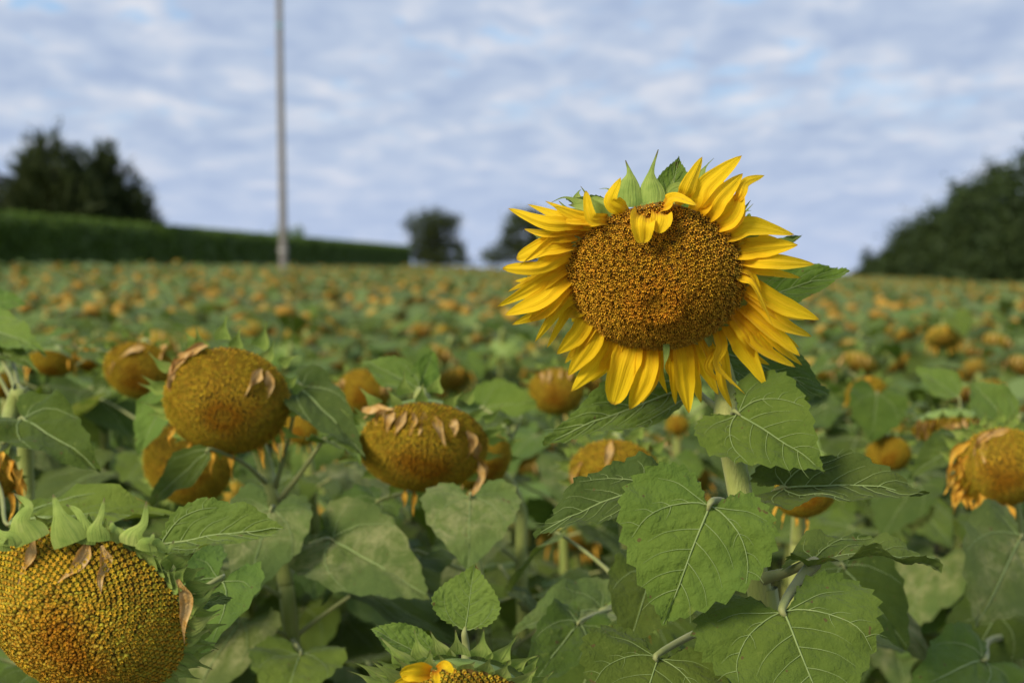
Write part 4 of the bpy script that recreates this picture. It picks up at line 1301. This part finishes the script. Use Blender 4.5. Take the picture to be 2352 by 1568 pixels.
    leaf_px(p, (962, 892, 2.15), (830, 826, 2.18), 84, (0, -.75, .6), .15, 'leaf_light', 2, shape='narrow', pet=(975, 960, 2.16))
    leaf_px(p, (962, 890, 2.16), (996, 806, 2.18), 70, (.3, -.85, .3), .1, 'leaf', 2, shape='narrow', pet=(975, 960, 2.16))
    leaf_px(p, (870, 1150, 2.15), (760, 1230, 2.1), 150, (-.2, -.6, .75), .2, 'leaf_dark', 2)
    auto_leaves(p, 9, .25, 1.0)

    p = sunflower('seed head half hidden behind the right side of the centre head', 1112, 1062, 2.5, 72, 30, 35, 0, nflor=1302, stem_px=[(1190, 1150, 2.6), (1200, 1400, 2.6)])
    add_bracts(p, 18); auto_leaves(p, 10, .2, 1.0)
    leaf_px(p, (1110, 935, 2.7), (1232, 925, 2.65), 150, (0, -.85, .5), .15, 'leaf', 2, shape='heart', pet=(1170, 1000, 2.6))
    leaf_px(p, (1195, 960, 2.6), (1075, 1000, 2.5), 70, (0, -.3, .95), .15, 'leaf_dark', 2, shape='narrow')

    p = sunflower('seed head below the yellow bloom with one pale dried petal, partly covered by a leaf', 1412, 1088, 2.35, 104, 42, -8, 0, h=.5, nflor=1302, stem_px=[(1440, 1250, 2.5), (1450, 1450, 2.5)])
    add_bracts(p, 30, length=(.28, .5), width=(.24, .34), splay=.15); dried_px(p, [([(1404, 1012), (1398, 1045), (1390, 1085)], 20), ([(1335, 1060), (1318, 1095), (1314, 1130)], 22)])
    auto_leaves(p, 12, .2, 1.0)
    leaf_px(p, (1500, 1310, 1.75), (1440, 1490, 1.68), 200, (0, -.9, .4), .2, 'leaf', 2)
    leaf_px(p, (1385, 1398, 1.9), (1175, 1450, 1.85), 150, (-.1, -.6, .8), .3, 'leaf_mottled', 2, fold=.2, pr=.004)
    leaf_px(p, (1330, 1430, 1.8), (1210, 1590, 1.7), 150, (-.1, -.85, .5), .2, 'leaf', 2)

    p = sunflower('olive seed head tucked behind the left of the round head with two pinkish dried petals', 322, 850, 2.75, 82, 38, 2, 0, h=.5, nflor=1302, stem_px=[(350, 1000, 2.85), (360, 1250, 2.85)])
    add_bracts(p, 24, length=(.3, .55)); dried_px(p, [([(335, 795), (300, 806), (262, 830)], 18), ([(384, 788), (372, 812), (358, 842)], 24), ([(262, 830), (252, 860), (256, 885)], 14)]); auto_leaves(p, 10, .15, .9)

    p = sunflower('low seed head mostly hidden under the round head on the left', 432, 1065, 2.55, 102, 25, 0, 0, h=.5, nflor=1302, stem_px=[(450, 1250, 2.65), (455, 1400, 2.65)])
    add_bracts(p, 18, length=(.2, .35), splay=-.3); auto_leaves(p, 10, .2, .9)

    p = sunflower('small seed head with curled tan petals just left of the yellow bloom', 1278, 898, 3.1, 62, 32, -5, 0, h=.5, nflor=1302, stem_px=[(1290, 1050, 3.2), (1295, 1250, 3.2)])
    add_bracts(p, 20, length=(.35, .6)); add_dried(p, [60, 80, 100, 120], 'dried', (.3, .4), (.14, .2)); auto_leaves(p, 10, .1, .9)

    p = sunflower('seed head at the right edge ringed with long curling tan petals', 2300, 1072, 2.25, 102, 30, -12, 0, h=.5, nflor=1302, stem_px=[(2335, 1200, 2.38), (2335, 1480, 2.38)])
    add_bracts(p, 22, 10, 180, length=(.3, .55), width=(.24, .34)); dried_px(p, [([(2320, 985), (2280, 995), (2235, 1020)], 18), ([(2290, 990), (2250, 1010), (2232, 1050)], 20), ([(2270, 1000), (2240, 1030), (2245, 1075)], 20), ([(2255, 1012), (2258, 1040), (2262, 1065)], 18)]); add_dried(p, [166, 176, 186, 196, 208, 218, 240, 252, 262, 275], 'wilted', (.35, .5), (.11, .16), out=.2)
    dried_px(p, [([(2228, 1015), (2192, 1040), (2180, 1085)], 22), ([(2222, 1045), (2204, 1080), (2222, 1112)], 22), ([(2212, 1085), (2204, 1130), (2222, 1168)], 24), ([(2228, 1105), (2224, 1148), (2238, 1182)], 22), ([(2250, 1130), (2262, 1170), (2268, 1205)], 28), ([(2278, 1150), (2300, 1180), (2292, 1212)], 26), ([(2310, 1155), (2322, 1185), (2330, 1208)], 24)], 'wilted')
    leaf_px(p, (2345, 1232, 2.15), (2238, 1442, 2.05), 262, (0, -.92, .35), .18, 'leaf_mottled', 2, fold=.02, pet=(2338, 1280, 2.37))
    leaf_px(p, (2262, 1512, 2.0), (2075, 1600, 1.9), 190, (-.1, -.75, .6), .25, 'leaf', 2, pr=.0045)
    leaf_px(p, (1935, 1300, 1.95), (2085, 1490, 1.88), 200, (.1, -.88, .45), .2, 'leaf', 2, pet=(1900, 1420, 2.1))
    leaf_px(p, (2320, 978, 2.4), (2228, 872, 2.45), 110, (0, -.8, .5), .15, 'leaf_light', 2, shape='narrow', pet=(2325, 1010, 2.35))
    auto_leaves(p, 9, .25, 1.0)

    p = sunflower('seed head facing down with green bracts over tan petals near the right edge', 2190, 985, 2.75, 92, 74, -10, 4, h=.4, nflor=1302, stem_px=[(2200, 1100, 2.95), (2200, 1350, 2.95)])
    add_bracts(p, 34, length=(.28, .45), width=(.18, .26), splay=-.2); dried_px(p, [([(x, 962 + (k % 2) * 4), (x - 3, 985), (x + 4 * ((k % 3) - 1), 1012 + 6 * (k % 2))], 20) for k, x in enumerate(range(2112, 2275, 17))])
    leaf_px(p, (2245, 1005, 2.62), (2088, 1092, 2.5), 100, (-.1, -.75, .6), .2, 'leaf', 2, shape='narrow')
    leaf_px(p, (2200, 912, 2.8), (2103, 845, 2.85), 84, (0, -.75, .6), .15, 'leaf_light', 2, shape='narrow', pet=(2215, 965, 2.8))
    leaf_px(p, (2015, 905, 3.0), (2000, 1020, 2.95), 140, (0, -.92, .35), .2, 'leaf', 2)
    auto_leaves(p, 10, .2, 1.0)

    p = sunflower('small seed head high at the right with tan petals hanging in a fringe', 2215, 903, 3.9, 42, 70, -5, 0, h=.4, nflor=1302)
    add_bracts(p, 24, length=(.3, .5), splay=-.2); dried_px(p, [([(x, 890), (x - 2, 905), (x + 2 * (k % 3) - 2, 926)], 12) for k, x in enumerate(range(2182, 2250, 10))]); auto_leaves(p, 10, .1, .9)

    p = sunflower('seed head cut by the left edge with long yellow-tan wilted petals', -22, 1090, 1.85, 62, 25, 10, 0, h=.45, nflor=1302, stem_px=[(20, 960, 2.0), (50, 900, 2.0), (60, 1100, 2.05), (70, 1400, 2.05)])
    add_bracts(p, 14); add_dried(p, [85, 70, 55, 40, 25, 10, -5, -20, -35, -50, -65], 'wilted', (.7, 1.1), (.16, .24), out=.15)
    leaf_px(p, (52, 962, 1.92), (228, 1078, 1.85), 175, (.1, -.7, .7), .2, 'leaf', 2, fold=.15, wave=.05)
    leaf_px(p, (20, 1200, 1.75), (420, 1190, 1.75), 150, (0, -.35, .95), .2, 'leaf', 2, shape='narrow')
    leaf_px(p, (-40, 752, 2.3), (98, 806, 2.2), 120, (0, -.7, .7), .2, 'leaf_light', 2, wave=.05)
    leaf_px(p, (-30, 690, 2.5), (62, 700, 2.5), 62, (0, -.75, .6), .2, 'leaf_light', 2)
    leaf_px(p, (-40, 800, 2.3), (85, 845, 2.2), 90, (.1, -.7, .7), .2, 'leaf', 2)
    auto_leaves(p, 10, .2, 1.0)

    # L: bottom centre, cut by the frame
    p = sunflower('seed head at the bottom centre cut by the frame, showing bracts and two small leaves', 1058, 1622, 1.36, 172, 62, -4, -2, h=.45, style='seed', nflor=1100, stem_px=[(1100, 1750, 1.5), (1100, 1950, 1.5)])
    add_bracts(p, 26, 5, 175, length=(.28, .55), width=(.28, .42), splay=.1)
    for (b, m, t, w) in (((988, 1543), (955, 1540), (918, 1545), 44), ((1005, 1535), (1022, 1528), (1040, 1545), 22), ((1000, 1540), (1000, 1555), (1002, 1572), 20), ((960, 1560), (935, 1562), (905, 1570), 26)):
        strip_part(p, 'petal', [at(*b, 1.285), at(*m, 1.27), at(*t, 1.265)], w * KPX * 1.3, np.array([0, -1, .3]), 'petal', prof='blunt', nu=9, nv=14, cup=.4, ridge=.1, twist=(0, .5), seed=w)
    leaf_px(p, (1068, 1446, 1.37), (1091, 1294, 1.38), 156, (-.1, -.96, .15), .08, 'leaf_light', 3, shape='narrow', fold=.12, wave=.02, pet=(1070, 1535, 1.37), pr=.0038)
    leaf_px(p, (992, 1518, 1.35), (852, 1442, 1.34), 96, (-.2, -.7, .65), .1, 'leaf_light', 3, shape='narrow', fold=.2, pet=(1005, 1545, 1.36))
    auto_leaves(p, 5, .3, 1.0)

    p = sunflower('blurred seed head behind and above the centre head', 836, 898, 3.2, 60, 33, 0, 0, h=.5, nflor=1302)
    add_bracts(p, 20, length=(.35, .6)); add_dried(p, [150, 165, 40, 25, 10], 'dried', (.3, .5), (.12, .18)); auto_leaves(p, 10, .1, .9)
    p = sunflower('orange-brown seed head hidden behind leaves right of the foreground stem', 1850, 1128, 2.05, 72, 35, 0, 0, nflor=1302, stem_px=[(1832, 1240, 2.15), (1825, 1420, 2.15)])
    add_dried(p, [215, 235, 255, 280], 'wilted', (.3, .5)); auto_leaves(p, 10, .2, 1.0)
    p = sunflower('small seed head among leaves right of the foreground bloom', 2040, 1042, 3.0, 50, 35, -10, 0, nflor=1302)
    add_bracts(p, 18, length=(.4, .7)); auto_leaves(p, 10, .1, .9)
    p = sunflower('shaded red-brown seed head tucked under leaves at the far left', 118, 832, 3.0, 52, 58, 0, 0, nflor=1302)
    add_dried(p, [200, 180, 0, 20], 'wilted', (.4, .6)); auto_leaves(p, 11, .0, .9)
    p = sunflower('seed head with bright orange wilted petals beside the olive head on the left', 216, 826, 3.1, 50, 58, 0, 0, nflor=1302)
    add_bracts(p, 16); add_dried(p, [60, 80, 100, 120, 140, 20, 40], 'wilted', (.4, .7), (.14, .2)); auto_leaves(p, 11, .0, .9)
    p = sunflower('partly hidden seed head low at the far left edge beside a pale stem', 4, 885, 2.9, 38, 40, 20, 0, nflor=1302)
    auto_leaves(p, 11, .1, .9)
    # more plants filling the rows behind, heads mostly covered by leaves
    for (px, py, D, r, lab) in ((1556, 975, 3.3, 26, 'small orange seed head glimpsed under the yellow petals'), (690, 985, 2.9, 42, 'small seed head glimpsed right of the round head'),
                                (2110, 1720, 2.6, 60, 'low sunflower turned away beneath the leaves at right'), (1450, 1400, 1.98, 58, 'low sunflower turned away behind the big heart leaf'),
                                (180, 1500, 2.6, 50, 'low sunflower turned away in shade at the left'), (880, 1640, 2.6, 55, 'low sunflower turned away in deep shade below the centre'),
                                (2210, 1640, 2.9, 50, 'low sunflower turned away in shade near the right edge'), (1990, 905, 3.6, 48, 'seed head behind a round leaf right of the bloom')):
        p = sunflower(lab, px, py, D, r, 32, U(-15, 15) if not lab.startswith('low') else U(150, 200), 0, nflor=1302)
        add_bracts(p, 18); add_dried(p, [200, 225, 260, 290, 320, 100], 'wilted', (.3, .5))
        auto_leaves(p, 14, -.05 if r > 45 else .02, .9, size=(.14, .2))


build_near()
flush_leaves()

# ------------------------------------------------------------------ mid-field individuals (copies of a few plants with all their parts)
def mid_prototype(k):
    r = np.random.default_rng(100 + k)
    u = lambda a, b: float(r.uniform(a, b))
    parts = []
    R = u(.068, .094)
    B = head_matrix(u(28, 62), u(-35, 35) if k % 5 else u(110, 250), 0)
    C = np.array([0, 0, 1.425]) + B[:, 2] * .09
    n = B[:, 2]
    J = Join()
    path = [C - n * R * .3, C - n * R * 1.1 + [0, 0, R * .1], np.array([0, .02, 1.30]), np.array([u(-.03, .03), .03, .8]), np.array([0, 0, -.01])]
    V, F = tube(path, [.012, .010, .011, .013, .016], 16, 6)
    parts.append(('stem', make_mesh('stem', V, F, M['stem']), None, False))
    h = .36
    V, F, mi = head_base(h, 22)
    q = np.hypot(V[:, 0], V[:, 1])[:, None]
    c = np.where(V[:, 2:3] > -.03, np.array([.42, .295, .034]), np.array([.22, .28, .07]))
    c = np.where((V[:, 2:3] > -.03) & (q < .5), c * [.9, .68, .6], c)
    parts.append(('seed_head', make_mesh('seed_head', (V * R) @ B.T + C, F, None, mats=[M['disc_far'], M['recept_back']], midx=mi, col=c), None, False))
    J = Join(); J2 = Join()
    for a in range(20):
        ang = a / 20 * 6.283 + u(-.1, .1)
        rad = B @ np.array([math.cos(ang), math.sin(ang), 0]); b = C + rad * R * 1.0 - n * R * .1
        Ln = u(.3, .55) * R
        V, F, uv = strip_geo([b, b + rad * Ln * .5, b + rad * Ln + n * Ln * u(-.2, .5)], R * .28, n + rad * .2, 'bract', 3, 5)
        J.add(V, F)
        if r.uniform() < .5:
            b = C + rad * R * .97 + n * R * .08
            sg = np.array([u(-.3, .3), -.2, -1.0]); sg = nrm(sg - n * min(0, 0) + rad * .2)
            V, F, uv = strip_geo([b, b + rad * R * .1 + n * R * .16, b + rad * R * .1 + n * R * .2 + sg * R * u(.2, .6)], R * u(.08, .16), np.array([0, -1, .2]), 'dried', 3, 6, cup=.4)
            J2.add(V, F)
    parts.append(('bracts', J.mesh('bracts', M['bract_mid']), 'seed_head', True))
    parts.append(('wilted_petals', J2.mesh('wilted_petals', M['wilted'] if k % 2 else M['dried']), 'seed_head', True))
    az = u(0, 6.28)
    for j in range(9):
        az += 2.4 + u(-.3, .3)
        z = 1.40 - .075 * j + u(-.03, .03)
        o = np.array([math.cos(az), math.sin(az), 0])
        pl = u(.05, .14); A = np.array([0, .02, z]) + o * pl + [0, 0, pl * u(.4, 1.3)]
        L = u(.16, .235) * (.85 if j == 0 else 1); dp = u(.0, .9)
        d = nrm(o + [0, 0, -dp]); nn = np.array([o[0] * dp, o[1] * dp - .2, 1.0])
        V, F, uv, vein, _ = leaf_geo(L, L * u(.85, 1.05), u(.05, .3), u(0, .2), u(.02, .05), u(0, .3), seed=k * 31 + j, res=1)
        X = V @ basis(d, nn).T + A
        V2, F2 = tube([np.array([0, .02, z - .02]), (np.array([0, .02, z]) + A) / 2 + [0, 0, .015], A], [.004, .003, .002], 5, 4)
        Vj = np.vstack([X, V2]); Fj = [tuple(f) for f in F] + [tuple(f + len(X)) for f in F2]
        me = make_mesh('leaf', Vj, Fj, None, vein=np.concatenate([vein, np.ones(len(V2))]), mats=[M[('leaf', 'leaf_dark', 'leaf', 'leaf_light')[(j + k) % 4]]], midx=[0] * len(Fj))
        parts.append(('leaf', me, None, False))
    return parts


def plant_spots():
    """rows of the crop"""
    out = []
    r = np.random.default_rng(21)
    for row in range(4, 170):
        y0 = 3.6 + (row - 4) * .54
        if y0 > 66: break
        half = .36 * y0 * 1.22 + 2.0
        xs = np.arange(-half, half, .31)
        for x in xs:
            out.append((x + r.normal(0, .06), y0 + r.normal(0, .10)))
    return np.array(out)


def build_field():
    protos = [mid_prototype(k) for k in range(9)]
    S = plant_spots()
    S = S[S[:, 0] > hx(S[:, 1]) + .6]
    P = np.stack([S[:, 0], S[:, 1], canopy(S[:, 0], S[:, 1]) + CAM_Z], 1)
    v = P - CAMP
    d = v @ FWD
    px = 1176 + (v @ RGT) / d / KPX; py = 784 - (v @ UPV) / d / KPX
    keep = d > 3.9
    # keep the picked foreground heads free
    for (cx, cy, rx, ry, hd) in PROTECT:
        if hd > 2.9:
            keep &= ~((np.abs(px - cx) < rx * 1.3) & (np.abs(d - hd) < .45))
    S, P, d, px = S[keep], P[keep], d[keep], px[keep]
    inside = (px > -60) & (px < 2412)
    order = np.argsort(np.where(inside, d, 1e3))
    indiv = order[:270]
    far = d[indiv].max()
    labels = [('blurred sunflower of the crop in the left part of the field below the hedge', 'crop sunflowers below the hedge', -1e9, 520),
              ('blurred sunflower of the crop in line with the utility pole', 'crop sunflowers below the pole', 520, 800),
              ('blurred sunflower of the crop between the pole and the yellow bloom', 'crop sunflowers between pole and bloom', 800, 1250),
              ('blurred sunflower of the crop behind the yellow bloom', 'crop sunflowers behind the bloom', 1250, 1850),
              ('blurred crop sunflower in the right part of the field below the dark wood', 'crop sunflowers below the wood', 1850, 1e9)]
    for i in indiv:
        k = int(rng.integers(len(protos)))
        x, y = S[i]
        root = empty('sunflower', (x, y, float(ground(x, y)) + (U(-.17, .08) if d[i] > 6.8 else U(-.30, -.12))))
        root.rotation_euler = (U(-.05, .05), U(-.05, .05), U(-.7, .7))
        s = U(.96, 1.04); root.scale = (s, s, s)
        lab = [l for l in labels if l[2] <= px[i] < l[3]][0]
        tag(root, lab[0], 'sunflower', lab[1])
        made = {}
        nl = 0
        for (nm, me, par, stuff) in protos[k]:
            if nm == 'leaf':
                nl += 1
                if nl > 7 and d[i] > 8: continue
            o = bpy.data.objects.new(nm, me)
            COL.objects.link(o)
            o.parent = made[par] if par else root
            if stuff: o['kind'] = 'stuff'
            made.setdefault(nm, o)
    # everything else: one mass
    rest = np.setdiff1d(np.arange(len(S)), indiv)
    rest = rest[d[rest] < 46]
    build_mass(S[rest], d[rest])


def lod_plant(k, fine):
    """triangles of one distant plant: leaves, head, bract ring, with pigments"""
    r = np.random.default_rng(500 + k)
    u = lambda a, b: float(r.uniform(a, b))
    Vs, Fs, Cs, Ms, n = [], [], [], [], 0
    def add(V, F, c, m):
        nonlocal n
        F = tri(np.asarray(F)); Vs.append(V); Fs.append(F + n); n += len(V); Ms.append(np.full(len(F), m)); Cs.append(np.broadcast_to(c, (len(V), 3)))
    R = u(.08, .11); B = head_matrix(u(25, 65), u(-45, 45) if k % 3 else u(100, 260), 0); C = np.array([0, 0, 1.455]) + B[:, 2] * .08
    nu = 9 if fine else 6
    a = np.linspace(0, 6.283, nu, endpoint=False)
    rows = [(.0, .45), (.55, .36), (1.0, 0), (.6, -.3)] if fine else [(.3, .42), (1.0, 0), (.5, -.25)]
    V = np.array([(q * math.cos(t), q * math.sin(t), z) for q, z in rows for t in a])
    nd = len(rows) - 1
    hue = u(.8, 1.15)
    c = np.where(np.repeat([z for q, z in rows], nu)[:, None] > -.1, np.array([.37, .215, .036]) * hue, np.array([.24, .30, .08]))
    add((V * R) @ B.T + C, grid_faces(nu, len(rows), True), c, 1)
    yel = r.uniform() < .2
    for q in range(7 if fine else 4):
        t = u(0, 6.28); rad = B @ np.array([math.cos(t), math.sin(t), 0]); b = C + rad * R * .95; s_ = np.cross(rad, B[:, 2]) * R * .12
        e = rad * R * u(.3, .6) + np.array([0, 0, -R * u(0, .4)])
        col = np.array([.26, .34, .08]) if q % 2 else (np.array([.66, .34, .02]) if yel else np.array([.52, .28, .09]))
        add(np.array([b - s_, b + s_, b + e + s_ * .3, b + e - s_ * .3]), [(0, 1, 2, 3)], col, 1 if q % 2 == 0 else 0)
    az = u(0, 6.28)
    for j in range(8 if fine else 6):
        az += 2.4 + u(-.3, .3); z = 1.43 - .07 * j
        o = np.array([math.cos(az), math.sin(az), 0]); pl = u(.04, .14); A = np.array([0, .02, z]) + o * pl + [0, 0, pl * .5]
        L = u(.18, .26); dp = u(-.2, .9); d_ = nrm(o + [0, 0, -dp]); nn = np.array([o[0] * dp, o[1] * dp - .2, 1.0])
        Bb = basis(d_, nn)
        f = u(.03, .1)
        prof = [(0, 0, 0), (.30, -.13, f), (.48, .15, f * 1.2), (.36, .58, f), (0, 1, -.08), (-.36, .58, f), (-.48, .15, f * 1.2), (-.30, -.13, f), (0, .4, .03)]
        V = (np.array(prof) * L) @ Bb.T + A
        Ft = [(8, 0, 1), (8, 1, 2), (8, 2, 3), (8, 3, 4), (8, 4, 5), (8, 5, 6), (8, 6, 7), (8, 7, 0)]
        g = u(.75, 1.25); c = np.array([.135, .195, .046]) * g + np.array([.02, .018, .018]) * u(0, 1)
        add(V, np.array(Ft), c, 0)
    st = np.array([(-.01, .02, 0), (.01, .02, 0), (.01, .02, 1.4), (-.01, .02, 1.4)])
    add(st, [(0, 1, 2, 3)], np.array([.25, .29, .08]), 0)
    return np.concatenate(Vs), np.concatenate(Fs), np.concatenate(Cs), np.concatenate(Ms)


def build_mass(S, d):
    fine = [lod_plant(k, True) for k in range(10)]
    coarse = [lod_plant(k, False) for k in range(10)]
    # the far part of the field, thinner
    r = np.random.default_rng(77)
    n = 9000
    y = 45 + (158 - 45) * r.uniform(0, 1, n) ** 1.2
    x = r.uniform(-1, 1, n) * (.36 * y * 1.2 + 2)
    T = np.stack([x, y], 1)
    T = T[(T[:, 0] > hx(T[:, 1]) + .4) | ((T[:, 1] > 136) & (T[:, 0] > -26))]
    S = np.vstack([S, T]); d = np.concatenate([d, T[:, 1]])
    Vs, Fs, Cs, Ms, off = [], [], [], [], 0
    zg = ground(S[:, 0], S[:, 1])
    for i in range(len(S)):
        V, F, c, m = (fine if d[i] < 24 else coarse)[int(r.integers(10))]
        a = r.uniform(-.8, .8); ca, sa = math.cos(a), math.sin(a)
        X = np.empty_like(V)
        X[:, 0] = V[:, 0] * ca - V[:, 1] * sa + S[i, 0]; X[:, 1] = V[:, 0] * sa + V[:, 1] * ca + S[i, 1]; X[:, 2] = V[:, 2] + zg[i] + r.uniform(-.12, .09)
        if r.uniform() < .012: X[:, 2] += r.uniform(.05, .2)
        Vs.append(X); Fs.append(F + off); off += len(V); Cs.append(c * r.uniform(.85, 1.15)); Ms.append(m)
    me = make_mesh('sunflower_field', np.concatenate(Vs), np.concatenate(Fs), None, smooth=False, col=np.concatenate(Cs), mats=[M['leaf_far'], M['crop']], midx=np.concatenate(Ms))
    o = link('sunflower_field', me)
    tag(o, 'dense far sunflower crop fading towards the hedge and trees', 'crop', kind='stuff')
    print('FIELD plants', len(S), 'tris', len(me.polygons))


build_field()
